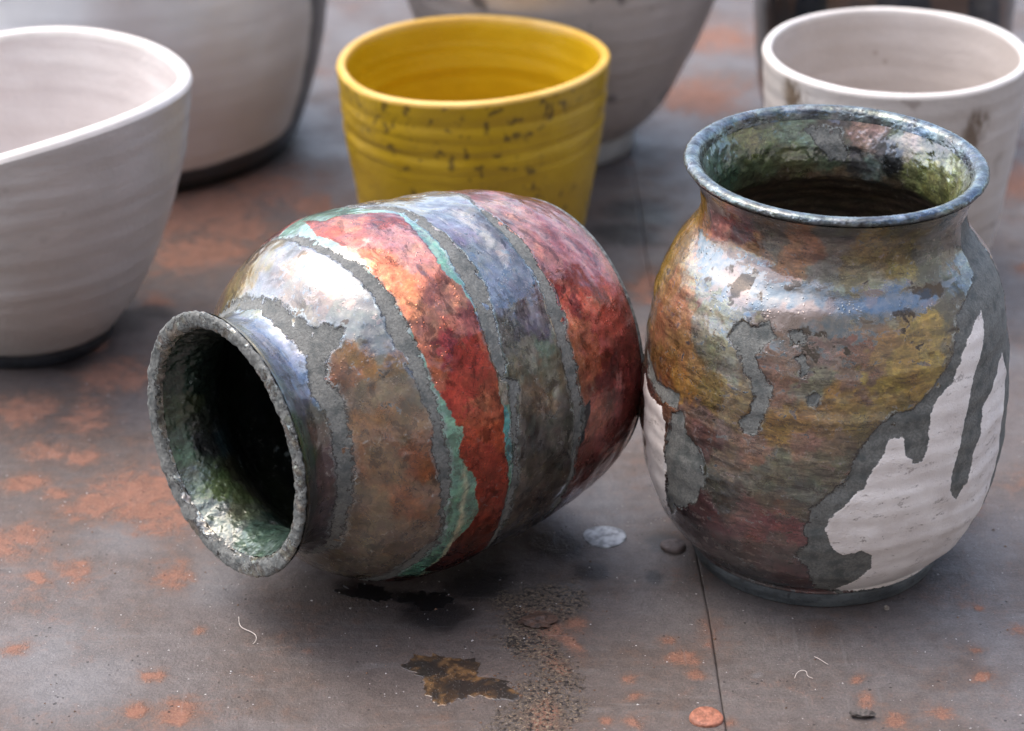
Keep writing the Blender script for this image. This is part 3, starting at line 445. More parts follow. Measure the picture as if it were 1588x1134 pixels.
    P, Z, Rr, X = surf(lip, ph); D = np.degrees(P)
    c = np.array([.13, .125, .10])[None] * (1 + .8 * fbm(X, .35, 301, 4))[:, None]; c = np.clip(c, .02, .5)
    b = .1 + 2.0 * fbm(X, .28, 303, 4) + .7 * (Z < 1.0) - 1.2 * sstep(34.6, 33.4, Rr)
    co = l_shape(P, Z - .3 * fbm(X, .45, 305, 3), Rr + .22 * fbm(X, .6, 307, 3), X, .08)
    grid_mesh('lip', co, len(lip), len(ph), True, M_LG, root, dict(col=c, bare=b, silver_glint=np.full(len(P), -1.), white=np.full(len(P), -9.), metal=np.full(len(P), .6), gloss=np.full(len(P), .7)), flip=True)
    zz = np.concatenate([np.linspace(1.8, 32, 170), np.linspace(33, 110, 50)]); zr = np.stack([zz, cr(zz, LIZ, LIR)], -1); zr[0, 1] = 32.9
    zr = np.concatenate([zr, [[110.2, 20.], [110.2, .3]]])
    P, Z, Rr, X = surf(zr, phis(960, 220)); D = np.degrees(P)
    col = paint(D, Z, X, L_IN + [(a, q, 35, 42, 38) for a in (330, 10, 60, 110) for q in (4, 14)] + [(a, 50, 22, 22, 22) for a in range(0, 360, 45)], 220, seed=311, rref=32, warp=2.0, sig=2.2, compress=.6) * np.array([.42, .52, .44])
    co = l_shape(P, Z, Rr - .25 * fbm(X, .4, 315, 3), X, .2)
    grid_mesh('interior', co, len(zr), 960, True, M_LG, root, dict(col=col, bare=np.full(len(P), -3.) + 2.4 * np.clip(fbm(X, .3, 317), 0, 1), silver_glint=np.full(len(P), -1.), white=np.full(len(P), -9.), metal=np.clip(.45 - .02 * (Z - 10), .05, .45), gloss=np.full(len(P), .35)))
    # base: grey bevel, flat foot
    bs = resample([(117.6, float(cr(117.6, LZ, LR))), (118.1, 43.1), (119.0, 42.7), (119.6, 41.6), (119.7, 40)], .2)
    bs = np.concatenate([bs, [[119.7, 35], [118.4, 34], [118.4, .3]]])
    P, Z, Rr, X = surf(bs, phis(480, 20))
    n = NT('smoked_base_clay'); f = n.noise(600, 4)
    mt = n.out(n.mix(n.ramp(f, .4, .65), (.05, .055, .055), (.14, .15, .145)), .6, 0.0, n.bump(f, .0004, .7))
    grid_mesh('foot', l_shape(P, Z, Rr, X, .08), len(bs), 480, True, mt, root, flip=True)
    bpy.context.view_layer.update()
    lo = 9
    for o in root.children:
        v = np.empty(len(o.data.vertices) * 3, np.float32); o.data.vertices.foreach_get('co', v); v = v.reshape(-1, 3)
        lo = min(lo, float((v @ np.array(root.matrix_world.to_3x3())[2] + root.matrix_world.translation.z).min()))
    m4.translation.z -= lo; root.matrix_world = m4
    return root

# ================================================================== OTHER POTS
def pot_material(name, cols, spots=None, rough=.35, spot_col=(.03, .025, .02), spot_scale=60, rings=.4, spot_amt=.8, dirt=None):
    n = NT(name)
    f = n.noise(45, 5, .6, n.map((1, 1, 2.5))); f2 = n.noise(14, 4, .6)
    c = n.mix(n.ramp(f, .3, .7), cols[0], cols[1]); c = n.mix(n.ramp(f2, .35, .7), c, cols[2])
    if spots:
        v = n.ramp(n.voro(spot_scale, vec=n.mix(.02, n.co, n.noise(90, 3, col=True), 'ADD')), spots, spots * .55)
        v = n.math('MULTIPLY', v, n.ramp(n.noise(28, 3), .42, .52)); c = n.mix(n.math('MULTIPLY', v, spot_amt), c, spot_col)
        v = n.ramp(n.voro(spot_scale * 3.1), spots * .8, spots * .5); v = n.math('MULTIPLY', v, n.ramp(n.noise(40, 3), .5, .6)); c = n.mix(n.math('MULTIPLY', v, spot_amt * .8), c, spot_col)
    if dirt:
        d = n.math('MULTIPLY', n.ramp(n.attr('dirt'), .35, .9), n.ramp(n.noise(160, 4, .7, n.map((1, 1, .35))), .42, .58)); c = n.mix(d, c, dirt)
    h = n.noise(60, 4, .5, n.map((.15, .15, 1.6)))
    nm = n.bump(h, .0012 * rings, 1); nm = n.bump(n.noise(500, 3), .0003, .8, nm)
    return n.out(c, rough, 0.0, nm, Coat_Weight=.25, Coat_Roughness=.2)

def pot(name, label, cat, x, y, outer, inner, lip_w, mats, tilt=(0, 0, 0, 0), grooves=(), nphi=256, foot_h=4, foot_mat=None, inmat=None, ringamp=.13, dirt=None, seed=0, ov=0, lipmat=None):
    """outer: (z, r) mm from the foot up to the lip; inner: (z, r) from lip down; wheel-thrown with throwing rings"""
    root = empty(name, (x, y, 0)); tag(root, label, cat)
    ph = phis(nphi, 265, 1.6)
    h = outer[-1][0]
    def shape(P, Z, Rr, X, amt):
        rr = Rr + ringamp * amt * (np.sin(Z * .9 + 1.4 * np.sin(P + seed)) + .8 * np.sin(Z * .41 + np.cos(P))) * .6 + fbm(X, .03, seed + 3, 3) * .5 * amt
        for gz, gd, gw in grooves: rr = rr - gd * np.exp(-((Z - gz - 1.2 * np.sin(P + gz)) / gw) ** 2) * amt
        t = (np.clip(Z, 0, h) / h) ** 2 * outer[-1][1]
        z = Z + t * (tilt[0] * np.cos(P) + tilt[1] * np.sin(P) + tilt[2] * np.cos(2 * P) + tilt[3] * np.sin(2 * P))
        return np.stack([rr * np.cos(P) * (1 + ov), rr * np.sin(P) * (1 - ov), z], -1) / 1000.
    def part(nm, zr, mat, amt, extra=None):
        P, Z, Rr, X = surf(zr, ph); at = {}
        if dirt is not None: at['dirt'] = dirt(P, Z, X)
        return grid_mesh(nm, shape(P, Z, Rr, X, amt), len(zr), len(ph), True, mat, root, at)
    oz = [p[0] for p in outer]; orr = [p[1] for p in outer]
    zz = np.linspace(foot_h, h, 90); dn = np.linspace(foot_h, h, 900); dr = cr(dn, oz, orr); k = 110
    pad = np.concatenate([2 * dr[0] - dr[k:0:-1], dr, 2 * dr[-1] - dr[-2:-k-2:-1]]); dr = np.convolve(pad, np.hanning(2 * k + 1) / np.hanning(2 * k + 1).sum(), 'valid')
    body = np.stack([zz, np.interp(zz, dn, dr)], -1)
    body = np.concatenate([[[foot_h, orr[0] - 1.5]], body]); part('body', body, mats, 1.0)
    r1 = orr[-1]; iz = [p[0] for p in inner][::-1]; ir = [p[1] for p in inner][::-1]; r2 = r1 - lip_w
    lip = resample([(h, r1), (h + lip_w * .3, r1 - lip_w * .12), (h + lip_w * .45, r1 - lip_w * .5), (h + lip_w * .3, r2 + lip_w * .1), (h - .4, r2)], .3)
    part('rim', lip, lipmat or mats, 1.0)
    zz = np.linspace(h - .4, iz[0], 70); inn = np.stack([zz, cr(zz, iz, ir)], -1); inn[0, 1] = r2
    inn = np.concatenate([inn, [[iz[0], ir[0] * .5], [iz[0], .3]]]); part('interior', inn, inmat or mats, .6)
    ft = [[foot_h, orr[0] - 1.5], [foot_h - .3, orr[0] - .2], [foot_h - 1, orr[0]], [.6, orr[0] - .6], [0, orr[0] - 1.4], [0, orr[0] - 5], [1.2, orr[0] - 6], [1.2, .3]]
    P, Z, Rr, X = surf(np.array(ft), ph)
    o = grid_mesh('foot_ring', shape(P, Z, Rr, X, .1), len(ft), len(ph), True, foot_mat or mats, root, flip=True)
    return root

def simple_mat(name, c1, c2, rough=.5, scale=200, bump=.0003, metal=0.0):
    n = NT(name); f = n.noise(scale, 4, .6)
    return n.out(n.mix(n.ramp(f, .35, .65), c1, c2), rough, metal, n.bump(f, bump, .8))

def build_pots():
    black = simple_mat('carbon_black_clay', (.008, .009, .011), (.022, .025, .03), .6)
    yl = pot_material('yellow_glaze', ((.42, .265, .005), (.50, .325, .008), (.35, .215, .008)), .38, .38, (.07, .045, .012), 165, .9, .75)
    ylr = simple_mat('yellow_rim_glaze', (.62, .38, .07), (.70, .46, .12), .3, 60)  # paler where the glaze thins, plus light on the rim painted in
    pot('cup', 'bright yellow glazed cup with dark pinholes and ring grooves, behind the lying jar', 'cup', -.0142, .905,
        [(0, 36), (4, 38), (11, 40.6), (22, 42.8), (36, 45.2), (52, 47.6), (72, 48.9), (75.6, 49.3)], [(75, 45.5), (60, 43.5), (40, 41.5), (14, 38), (7, 28)], 3.6, yl,
        tilt=(.030, -.01, .0, -.012), ringamp=.06, inmat=pot_material('yellow_inside_glaze', ((.48, .30, .005), (.54, .345, .008), (.43, .26, .006)), None, .3, rings=.7), grooves=((66.5, .35, 1.4), (57, .6, 1.6), (50.5, .3, 1.2), (61.5, .2, .8)), foot_h=3, seed=2, lipmat=ylr, nphi=320)
    wc = pot_material('white_crackle_glaze', ((.50, .46, .42), (.57, .54, .50), (.45, .41, .37)), .2, .4, (.16, .11, .08), 40, .5, .5, dirt=(.16, .12, .085))
    wl = simple_mat('white_rim_glaze', (.60, .565, .52), (.68, .65, .61), .35, 60)
    def dirt(P, Z, X):
        D = np.degrees(P) % 360
        a = np.exp(-(((D - 215) / 12) ** 2 + ((Z - 78) / 9.) ** 2)) + np.exp(-(((D - 300) / 9) ** 2 + ((Z - 72) / 12.) ** 2)) + .8 * np.exp(-(((D - 318) / 8) ** 2 + ((Z - 55) / 10.) ** 2)) + .6 * np.exp(-(((D - 60) / 10) ** 2 + ((Z - 70) / 6.) ** 2)) + .5 * np.exp(-(((D - 95) / 8) ** 2 + ((Z - 66) / 6.) ** 2))
        return a + .25 * fbm(X, .1, 5)
    pot('cup', 'off-white straight cup with brown smoke marks below its rim, behind the upright jar', 'cup', .1361, .887,
        [(0, 34), (4, 35.3), (12, 38.4), (34, 42.2), (60, 45.3), (85, 47.3)], [(84, 43.8), (60, 42), (35, 39), (14, 33), (8, 22)], 3.4, wc,
        foot_h=3, seed=5, dirt=dirt, inmat=pot_material('cream_inside_glaze', ((.47, .42, .38), (.53, .48, .44), (.42, .37, .33)), .2, .35, (.22, .15, .11), 40, .6, .6), lipmat=wl, nphi=320)
    wb = pot_material('pinkish_white_glaze', ((.44, .42, .395), (.50, .48, .455), (.40, .38, .355)), .16, .35, (.25, .22, .2), 30, .8, .3)
    pot('bowl', 'wide off-white bowl with a tilted rim and black foot at the left edge', 'bowl', -.1699, .8346,
        [(0, 30), (6, 31.2), (9, 33.6), (13, 37.2), (18, 40.4), (25, 44.4), (33, 48.2), (44, 52.4), (65, 58.8), (85, 62)], [(84, 57), (65, 53.5), (40, 45), (18, 32), (12, 18)], 5.0, wb,
        tilt=(.169, .028, -.046, -.045), foot_h=6, foot_mat=black, seed=9, inmat=pot_material('warm_white_inside_glaze', ((.55, .50, .475), (.62, .58, .55), (.50, .45, .425)), None, .3, rings=.9), ringamp=.14, lipmat=wl, nphi=320)
    # big vase, white in front and smoked dark on its right flank
    n = NT('smoked_white_glaze'); f = n.noise(22, 5, .6)
    c = n.mix(n.ramp(f, .3, .7), (.72, .72, .71), (.84, .845, .84)); c = n.mix(n.ramp(n.noise(9, 3), .45, .65), c, (.62, .56, .53))
    c = n.mix(n.ramp(n.math('ADD', n.attr('dirt'), n.ramp(f, .2, .8, -.15, .15)), .35, .65), c, (.035, .038, .042))
    vm = n.out(c, .4, 0.0, n.bump(n.noise(60, 3), .0005, .6), Coat_Weight=.3)
    def vd(P, Z, X):
        D = (np.degrees(P) + 360) % 360
        u = ((D - 270 + 180) % 360) - 180
        return sstep(62, 80, u) + sstep(16, 8, Z) * .9
    pot('vase', 'large round white vase with a smoked dark flank and black base, behind the off-white bowl', 'vase', -.1594, 1.0233,
        [(0, 68), (5, 71), (20, 76), (50, 83.9), (95, 86.5), (140, 82), (175, 62), (190, 45), (200, 47)], [(199, 44), (188, 41), (170, 58), (120, 80), (40, 78), (12, 60)], 3, vm,
        foot_h=5, foot_mat=black, seed=12, dirt=vd)
    sp = pot_material('speckled_grey_white_glaze', ((.46, .42, .40), (.54, .50, .48), (.42, .38, .36)), .24, .4, (.05, .05, .055), 38, .6, .75)
    dsc = simple_mat('pale_foot_clay', (.42, .44, .44), (.5, .52, .52), .5)
    pot('bowl', 'speckled greyish white footed bowl behind the yellow cup, cut off by the top edge', 'bowl', .0196, 1.0175,
        [(0, 31.5), (6, 31.5), (11, 33), (14, 37), (36, 50.5), (60, 61), (90, 69), (120, 75.5)], [(119, 72), (90, 65), (55, 56), (25, 38), (16, 15)], 3.4, sp,
        tilt=(.037, 0, 0, 0), foot_h=10, foot_mat=dsc, seed=15)
    n = NT('dark_striped_glaze'); u = n.attr('dirt')
    c = n.mix(n.ramp(u, .45, .55), (.016, .020, .026), (.085, .055, .042)); c = n.mix(n.ramp(n.noise(60, 4), .45, .65), c, (.05, .05, .05))
    dm = n.out(c, .3, 0.1, n.bump(n.noise(80, 3), .0006, .6), Coat_Weight=.4)
    pot('pot', 'blue-black pot with brown vertical stripes behind the white cup, cut off by the top edge', 'pot', .1514, 1.0296,
        [(0, 44), (5, 46), (30, 50.6), (60, 53.0), (90, 50), (115, 46)], [(114, 43), (90, 47), (60, 50), (20, 45), (10, 25)], 3.2, dm,
        foot_h=4, seed=19, dirt=lambda P, Z, X: .5 + .5 * np.sin(P * 9 + .8 * fbm(X, .05, 7)))
    return

# ================================================================== TABLE
def seam_x(y): return .0556 + .0234 * (.6738 - y)
def plate_material():
    n = NT('rusted_steel')
    f0 = n.noise(9, 5, .6); f1 = n.noise(38, 6, .62); f2 = n.noise(240, 5, .65); f3 = n.noise(1400, 3, .6); f4 = n.noise(3800, 2, .6)
    sc = n.noise(30, 6, .7, n.map((1, 6, 1)))
    c = n.mix(n.ramp(f0, .35, .65), (.090, .072, .064), (.110, .098, .094))
    c = n.mix(n.ramp(f1, .42, .7), c, (.076, .057, .047))
    c = n.mix(n.math('MULTIPLY', n.ramp(sc, .5, .72), .5), c, (.128, .120, .116))
    pale = n.ramp(n.math('ADD', n.attr('pale'), n.math('MULTIPLY', n.math('SUBTRACT', f1, .5), 1.4)), .35, 1.0, 0, .55)
    c = n.mix(pale, c, (.135, .136, .140))  # sky sheen painted as a lighter steel tone
    c = n.mix(1.0, c, n.ramp(f3, .3, .7, .78, 1.22), 'MULTIPLY')
    c = n.mix(1.0, c, n.ramp(f2, .3, .7, .86, 1.14), 'MULTIPLY')
    # rust
    rg = n.math('ADD', n.math('MULTIPLY', n.math('SUBTRACT', f1, .5), 1.3), n.math('ADD', n.math('MULTIPLY', n.math('SUBTRACT', f2, .5), 1.6), n.math('MULTIPLY', n.math('SUBTRACT', f3, .5), .7)))
    ru = n.math('ADD', n.attr('rust'), rg)
    amb = n.ramp(n.math('ADD', n.noise(17, 4, .6), n.math('MULTIPLY', rg, .25)), .56, .80, 0, .5)
    rm = n.math('MAXIMUM', n.ramp(ru, .40, .88), amb)
    stain = n.ramp(ru, .0, .6, 0, .55); c = n.mix(stain, c, (.120, .066, .044))
    rc = n.mix(n.ramp(f2, .35, .68), (.13, .060, .038), (.215, .092, .056)); rc = n.mix(n.ramp(f3, .45, .7), rc, (.25, .13, .085))
    c = n.mix(n.math('MULTIPLY', rm, .82), c, rc)
    # soot and damp, mostly painted shadow under the pots
    dk = n.ramp(n.math('ADD', n.attr('dark'), n.math('MULTIPLY', rg, .6)), .3, .8)
    c = n.mix(n.math('MULTIPLY', dk, .86), c, (.016, .014, .014))
    # crust of tan grains near the seam
    cr_ = n.ramp(n.math('ADD', n.attr('crust'), n.math('MULTIPLY', rg, .8)), .4, .8)
    gr = n.ramp(n.noise(1100, 4, .7), .45, .6); c = n.mix(n.math('MULTIPLY', cr_, gr), c, (.25, .19, .13)); c = n.mix(n.math('MULTIPLY', cr_, n.ramp(n.noise(700, 3), .52, .6)), c, (.022, .016, .014))
    scr = n.math('MULTIPLY', n.ramp(n.noise(70, 3, .5, n.map((9, .6, 1))), .64, .68), n.ramp(f0, .45, .55)); scr = n.math('MAXIMUM', scr, n.math('MULTIPLY', n.ramp(n.noise(50, 3, .5, n.map((.8, 11, 1))), .65, .69), n.ramp(f1, .42, .52))); c = n.mix(n.math('MULTIPLY', scr, .16), c, (.20, .195, .19))
    # small worn specks and pits
    sp = n.math('MULTIPLY', n.ramp(n.voro(520), .11, .06), n.ramp(n.voro(520, out='Color'), .55, .8)); c = n.mix(n.math('MULTIPLY', sp, .75), c, (.36, .34, .33))
    pt = n.math('MULTIPLY', n.ramp(n.voro(330), .16, .09), n.ramp(n.noise(60, 3), .5, .62)); c = n.mix(n.math('MULTIPLY', pt, .8), c, (.02, .017, .016))
    rough = n.math('ADD', n.mixf(rm, .56, .85), n.ramp(f1, .3, .7, -.1, .1)); rough = n.math('SUBTRACT', rough, n.math('MULTIPLY', dk, .12))
    met = n.math('MULTIPLY', n.math('SUBTRACT', 1, rm), .12)
    h = n.math('ADD', n.math('MULTIPLY', f2, .25), n.math('ADD', n.math('MULTIPLY', f3, .16), n.math('MULTIPLY', f4, .08)))
    h = n.math('ADD', h, n.math('MULTIPLY', rm, .16)); h = n.math('ADD', h, n.math('MULTIPLY', n.math('MULTIPLY', cr_, gr), .5)); h = n.math('SUBTRACT', h, n.math('MULTIPLY', pt, .35))
    h = n.math('ADD', h, n.math('MULTIPLY', sp, .3))
    nm = n.bump(h, .0010, .9); nm = n.bump(f1, .004, .35, nm)
    return n.out(c, rough, met, nm)

def blobs(X, L, k=1.0):
    o = np.zeros(len(X))
    for x, y, r in L: o = np.maximum(o, np.exp(-((X[:, 0] - x) ** 2 + (X[:, 1] - y) ** 2) / (r * r) * .75))
    return o * k
def table():
    under = simple_mat('table_board', (.05, .04, .035), (.09, .07, .06), .8)
    bm = bmesh.new(); bmesh.ops.create_cube(bm, size=1); bmesh.ops.scale(bm, vec=(2.40, 2.1, .03), verts=bm.verts)
    bmesh.ops.translate(bm, vec=(0, 1.05, -.0185), verts=bm.verts); bmesh.ops.bevel(bm, geom=bm.edges[:], offset=.002, segments=2)
    me = bpy.data.meshes.new('table'); bm.to_mesh(me); bm.free(); me.materials.append(under)
    tb = bpy.data.objects.new('table', me); COL.objects.link(tb)
    tag(tb, 'rusted steel topped table under all the pots', kind='structure')
    pm = plate_material()
    ys = np.concatenate([np.linspace(0, .56, 12)[:-1], np.linspace(.56, .80, 200)[:-1], np.linspace(.80, 1.28, 220)[:-1], np.linspace(1.28, 2.1, 14)])
    for side in (-1, 1):
        # u runs away from the seam; rolled edge first
        u = np.concatenate([[0, 0, .0002, .0005, .001], np.linspace(.0018, .31, 250), np.linspace(.32, 1.10, 14)])
        dz = np.zeros(len(u)); dz[0] = -.0034; dz[1] = -.0003; dz[2] = -.00008
        Y, U = np.meshgrid(ys, u, indexing='ij'); DZ = np.broadcast_to(dz, Y.shape)
        Xw = seam_x(Y) + side * (.00006 + U) + .00025 * np.sin(Y * 61) * np.exp(-U / .002)
        V = np.stack([Xw, Y, DZ], -1).reshape(-1, 3); Xn = V * 1000
        w = fbm(Xn, .02, 401, 3) * .006
        Vw = V + np.stack([w, fbm(Xn, .02, 405, 3) * .006, w * 0], -1)
        seamr = .55 * np.exp(-((U.ravel()) / .006) ** 2) * (fbm(Xn, .05, 411, 3) + .35)
        rust = np.maximum(blobs(Vw, [(x, y, q * (1.35 if (y > .75 or x < -.05) else .9)) for x, y, q in RUST]), seamr); dark = np.maximum(blobs(Vw, SHADE_SOOT), .5 * np.exp(-(U.ravel() / .0010) ** 2) * (V[:, 1] < .80)); pale = blobs(Vw, PALE_SHEEN)
        crust = blobs(Vw, [(.008, .640, .008), (.006, .628, .010), (.009, .616, .010), (.004, .605, .012), (.012, .600, .010), (.001, .592, .014), (.020, .650, .010), (.010, .655, .012)])
        o = grid_mesh('steel_plate', V, len(ys), len(u), False, pm, tb, dict(rust=rust, dark=dark, pale=pale, crust=crust), flip=(side < 0))
    # dark bottom of the seam is the board; rivets along it
    rv = simple_mat('rusty_rivet_steel', (.19, .075, .045), (.36, .14, .085), .6, 700, .0006)
    gv = simple_mat('smoked_rivet_steel', (.07, .055, .052), (.13, .10, .095), .6, 700, .0006)
    pv = simple_mat('pale_worn_steel', (.13, .14, .15), (.44, .47, .50), .5, 300, .00015)
    def rivet(x, y, r, h, mat, label):
        ph = np.linspace(0, 2 * math.pi, 49)[:-1]
        rr = np.array([1.0, 1.0, .96, .86, .6, .3, .02]) * r; zz = np.array([-.0002, .45 * h, .75 * h, .95 * h, h, h, h * .97])
        A, B = np.meshgrid(rr, ph, indexing='ij'); Zz, _ = np.meshgrid(zz, ph, indexing='ij')
        A = A * (1 + .03 * np.sin(B * 3 + x * 900))
        V = np.stack([A * np.cos(B), A * np.sin(B), Zz], -1).reshape(-1, 3)
        o = grid_mesh('rivet', V, len(rr), 48, True, mat, tb); o.location = (x, y, 0); o['label'] = label
    rivet(.0523, .5943, .0046, .0011, rv, 'copper coloured round rivet beside the seam at the bottom edge')
    rivet(.0484, .6856, .0038, .0012, gv, 'dull brown rivet beside the foot of the upright jar')
    rivet(.0280, .6917, .0066, .0004, pv, 'flat pale worn spot between the two jars')
    return tb

# ================================================================== SMALL THINGS ON THE TABLE
def blob_mesh(name, pts, h, mat, label, cat, seed=0, sub=5, group=None):
    """a puddle: outline polygon raised to a domed, rounded film"""
    pts = np.array(pts); c = pts.mean(0); n = 160
    # smooth closed outline
    k = np.arange(len(pts)); t = np.linspace(0, len(pts), n, endpoint=False)
    def cat_(v):
        i = np.floor(t).astype(int); f = t - i; p = [v[(i + j) % len(v)] for j in (-1, 0, 1, 2)]
        return .5 * ((2 * p[1]) + (-p[0] + p[2]) * f + (2 * p[0] - 5 * p[1] + 4 * p[2] - p[3]) * f ** 2 + (-p[0] + 3 * p[1] - 3 * p[2] + p[3]) * f ** 3)
    ox, oy = cat_(pts[:, 0]), cat_(pts[:, 1])
    ring = np.stack([ox, oy, 0 * ox], -1)
    jag = fbm(ring * 1000, .5, seed, 3) * .0020
    rows = []
    for s, hh in ((1.0, -.0001), (.985, .35), (.95, .65), (.88, .88), (.7, 1), (.45, 1.0), (.2, .95), (.01, .95)):
        x = c[0] + (ox - c[0]) * s; y = c[1] + (oy - c[1]) * s
        nx, ny = ox - c[0], oy - c[1]; l = np.hypot(nx, ny)
        x = x + nx / l * jag * s; y = y + ny / l * jag * s
        rows.append(np.stack([x - c[0], y - c[1], np.full(n, hh * h if hh > 0 else hh)], -1))
    V = np.concatenate(rows); V[:, 2] = np.where(V[:, 2] > 0, V[:, 2] * (1 + .25 * fbm(V * 1000, .4, seed + 3, 2)), V[:, 2])
    o = grid_mesh(name, V, len(rows), n, True, mat); o.location = (c[0], c[1], 0.0)
    return tag(o, label, cat, group)
def curve_hair(name, pts, r, mat, label, cat):
    cu = bpy.data.curves.new(name, 'CURVE'); cu.dimensions = '3D'; cu.bevel_depth = r; cu.bevel_resolution = 2; cu.use_fill_caps = True
    s = cu.splines.new('NURBS'); s.points.add(len(pts) - 1)
    for i, p in enumerate(pts): s.points[i].co = (*p, 1); s.points[i].radius = 1 - .5 * abs(i / (len(pts) - 1) - .4)
    s.use_endpoint_u = True; s.order_u = 4; s.resolution_u = 8
    t = bpy.data.objects.new(name, cu); COL.objects.link(t); dg = bpy.context.evaluated_depsgraph_get()
    me = bpy.data.meshes.new_from_object(t.evaluated_get(dg)); bpy.data.objects.remove(t)
    me.materials.append(mat); o = bpy.data.objects.new(name, me); COL.objects.link(o)
    for p in me.polygons: p.use_smooth = True
    return tag(o, label, cat)
def chip(name, x, y, sx, sy, sz, rz, mat, label, cat, seed):
    rnd = random.Random(seed); bm = bmesh.new(); bmesh.ops.create_icosphere(bm, subdivisions=3, radius=1)
    P = np.array([v.co[:] for v in bm.verts]); d = fbm(P * 10, .16, seed, 3) * .45
    for v, k in zip(bm.verts, d):
        v.co = v.co * (1 + k); v.co.x *= sx; v.co.y *= sy; v.co.z *= sz
    lo = min(v.co.z for v in bm.verts); bmesh.ops.translate(bm, vec=(0, 0, -lo - .00005), verts=bm.verts)
    me = bpy.data.meshes.new(name); bm.to_mesh(me); bm.free(); me.materials.append(mat)
    o = bpy.data.objects.new(name, me); COL.objects.link(o); o.location = (x, y, 0); o.rotation_euler = (0, 0, rz)
    return tag(o, label, cat)
def small_things():
    n = NT('brown_liquid'); f = n.noise(260, 4, .6); f2 = n.noise(110, 3)
    c = n.mix(n.ramp(f, .4, .62), (.040, .026, .017), (.17, .095, .042)); c = n.mix(n.ramp(f2, .42, .58), c, (.026, .021, .018))
    wet = n.out(c, .30, 0.0, n.bump(n.math('ADD', f, n.ramp(n.voro(900), .3, 0)), .0004, .7), Coat_Weight=.3, Coat_Roughness=.12)
    blob_mesh('spill', [(-.0278, .6243), (-.0225, .6262), (-.0165, .6250), (-.0110, .6235), (-.0085, .6195), (-.0095, .6150), (-.0020, .6128), (.0015, .6060), (-.0010, .6030), (-.0060, .6040), (-.0120, .6052), (-.0180, .6015), (-.0225, .6040), (-.0245, .6100), (-.0260, .6150), (-.0300, .6195)],
              .00028, wet, 'wet rusty brown spill on the table in front of the lying jar', 'spill', 3)
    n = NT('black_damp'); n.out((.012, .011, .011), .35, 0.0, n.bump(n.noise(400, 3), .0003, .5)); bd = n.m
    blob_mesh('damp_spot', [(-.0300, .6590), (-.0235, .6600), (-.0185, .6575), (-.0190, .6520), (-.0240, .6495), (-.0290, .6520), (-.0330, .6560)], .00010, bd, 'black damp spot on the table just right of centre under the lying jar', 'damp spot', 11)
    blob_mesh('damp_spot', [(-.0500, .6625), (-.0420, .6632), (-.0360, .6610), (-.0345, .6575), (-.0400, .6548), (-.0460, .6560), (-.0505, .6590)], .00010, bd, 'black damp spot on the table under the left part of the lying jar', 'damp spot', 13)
    n = NT('fibre'); fm = n.out((.55, .50, .45), .5)
    curve_hair('hair', [(-.0783, .6455, .0004), (-.0780, .6420, .0008), (-.0775, .6395, .0005), (-.0745, .6375, .0006), (-.0722, .6350, .0009), (-.0720, .6325, .0005), (-.0730, .6312, .0003)], .00012, fm, 'long pale curled hair on the table below the lying jar mouth', 'hair')
    curve_hair('lint', [(.0780, .6135, .0003), (.0785, .6160, .0006), (.0805, .6175, .0008), (.0820, .6160, .0006), (.0812, .6143, .0004), (.0830, .6135, .0003)], .0001, fm, 'tiny curl of lint on the table in front of the upright jar', 'lint')
    curve_hair('lint', [(.0845, .6245, .0003), (.0858, .6232, .0006), (.0868, .6215, .0004), (.0880, .6205, .0003)], .0001, fm, 'short straight lint thread nearer the upright jar foot', 'lint')
    br = simple_mat('dark_rust_flake', (.03, .018, .013), (.085, .045, .03), .6, 600, .0006); tn = simple_mat('tan_flake', (.16, .13, .10), (.26, .22, .18), .8, 600, .0006)
    chip('rust_flake', .0076, .6432, .0050, .0036, .0009, .2, br, 'dark brown rust flake between the two jars in front', 'flake', 21)
    chip('rust_flake', .0940, .5950, .0032, .0013, .0011, .05, simple_mat('grey_flake', (.05, .045, .04), (.12, .10, .09), .7, 900), 'small oblong grey chip at the bottom edge right of the seam', 'chip', 22)
    chip('clay_crumb', .1080, .6500, .0007, .0006, .0006, .3, tn, 'pale crumb beside the foot of the upright jar', 'crumb', 23)
    # grit: uncountable grains
    rng = np.random.RandomState(5); Vs = []; Fs = []
    base = np.array([(1, 0, 0), (-.5, .87, 0), (-.5, -.87, 0), (.1, .1, .9), (-.1, 0, -.4)])
    tri = [(0, 1, 3), (1, 2, 3), (2, 0, 3), (1, 0, 4), (2, 1, 4), (0, 2, 4)]
    def scatter(N, fx, size):
        k = 0
        while k < N:
            x, y = fx()
            if (x - .0905) ** 2 + (y - .687) ** 2 < .036 ** 2: continue
            s = size * (.4 + rng.rand() ** 3 * 1.6); a = rng.rand() * 6.28; M = np.array([[math.cos(a), -math.sin(a), 0], [math.sin(a), math.cos(a), 0], [0, 0, 1]])
            v = (base * (1 + .5 * rng.randn(5, 3) * .4)) @ M.T * s * np.array([1, .8, .6]) + np.array([x, y, s * .2])
            o = len(Vs) * 5; Vs.append(v); Fs.extend([(a_ + o, b_ + o, c_ + o) for a_, b_, c_ in tri]); k += 1
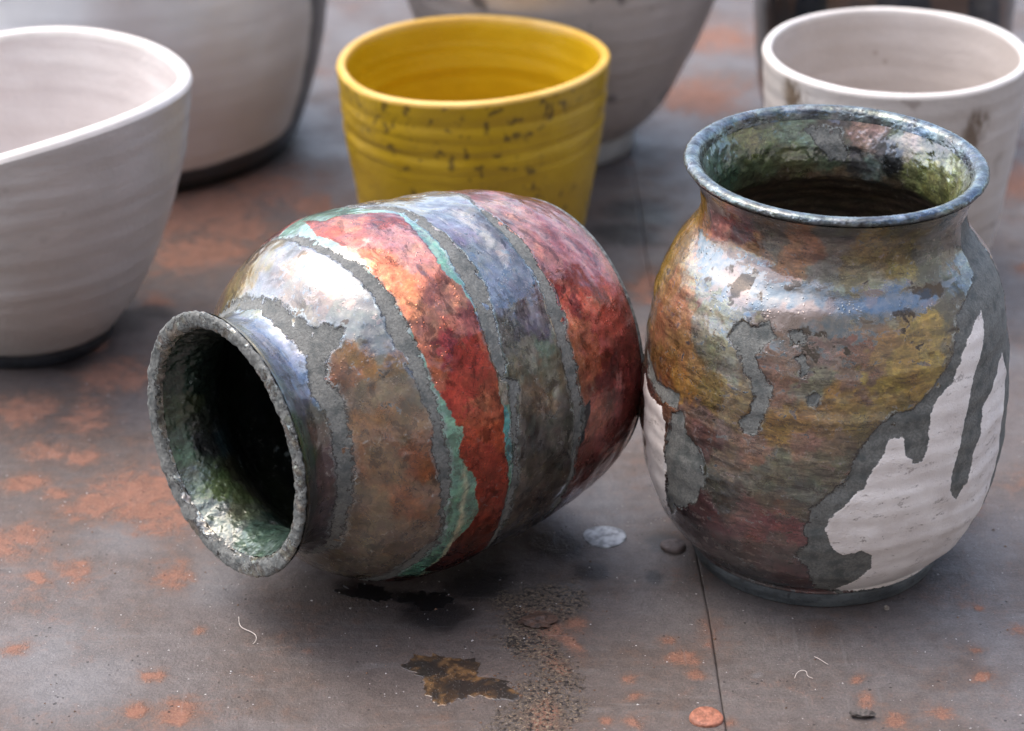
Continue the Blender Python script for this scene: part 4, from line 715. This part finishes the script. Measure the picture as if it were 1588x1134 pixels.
    def build(label, mat):
        me = bpy.data.meshes.new('grit'); me.from_pydata(np.concatenate(Vs).tolist(), [], Fs); me.materials.append(mat)
        o = bpy.data.objects.new('grit', me); COL.objects.link(o); tag(o, label, kind='stuff'); Vs.clear(); Fs.clear()
    scatter(1300, lambda: (rng.uniform(-.16, .17), rng.uniform(.58, .80)), .00022)
    build('pale grit scattered over the steel table', simple_mat('pale_grit', (.40, .38, .36), (.62, .60, .58), .6, 900))
    scatter(380, lambda: (.007 + rng.randn() * .007, .618 + rng.randn() * .016), .00035); scatter(250, lambda: (rng.uniform(-.16, .17), rng.uniform(.58, .80)), .0003)
    build('dark rusty crumbs scattered in front of the two jars', simple_mat('rust_grit', (.05, .028, .018), (.22, .12, .07), .8, 900))

# ================================================================== SURROUNDINGS that shade the table (a wall behind the photographer)
def wall():
    n = NT('dark_boards'); wv = n.noise(3, 5, .6, n.map((1, 1, 8)))
    mt = n.out(n.mix(n.ramp(wv, .3, .7), (.32, .30, .275), (.42, .395, .365)), .8, 0.0, n.bump(wv, .01, .5))
    for lab, x0, y0, x1, y1, h in (('wall', -3.2, -1.1, 2.2, -1.1, 1.9), ('wall', 2.2, -1.1, 2.2, 1.2, 1.9)):
        bm = bmesh.new(); bmesh.ops.create_cube(bm, size=1)
        L = math.hypot(x1 - x0, y1 - y0); bmesh.ops.scale(bm, vec=(L, .12, h + .8), verts=bm.verts)
        me = bpy.data.meshes.new(lab); bm.to_mesh(me); bm.free(); me.materials.append(mt)
        o = bpy.data.objects.new(lab, me); COL.objects.link(o); o.location = ((x0 + x1) / 2, (y0 + y1) / 2, (h - .8) / 2); o.rotation_euler = (0, 0, math.atan2(y1 - y0, x1 - x0))
        tag(o, 'weathered timber wall standing behind the photographer' if y0 == y1 else 'weathered timber wall standing right of the table', kind='structure')
    me = bpy.data.meshes.new('ground'); me.from_pydata([(-8, -8, -.8), (8, -8, -.8), (8, 8, -.8), (-8, 8, -.8)], [], [(0, 1, 2, 3)])
    me.materials.append(simple_mat('packed_earth', (.10, .085, .07), (.16, .14, .12), .9, 6)); g = bpy.data.objects.new('ground', me); COL.objects.link(g); tag(g, kind='structure')

table()
standing_jar()
lying_jar()
build_pots()
small_things()
wall()
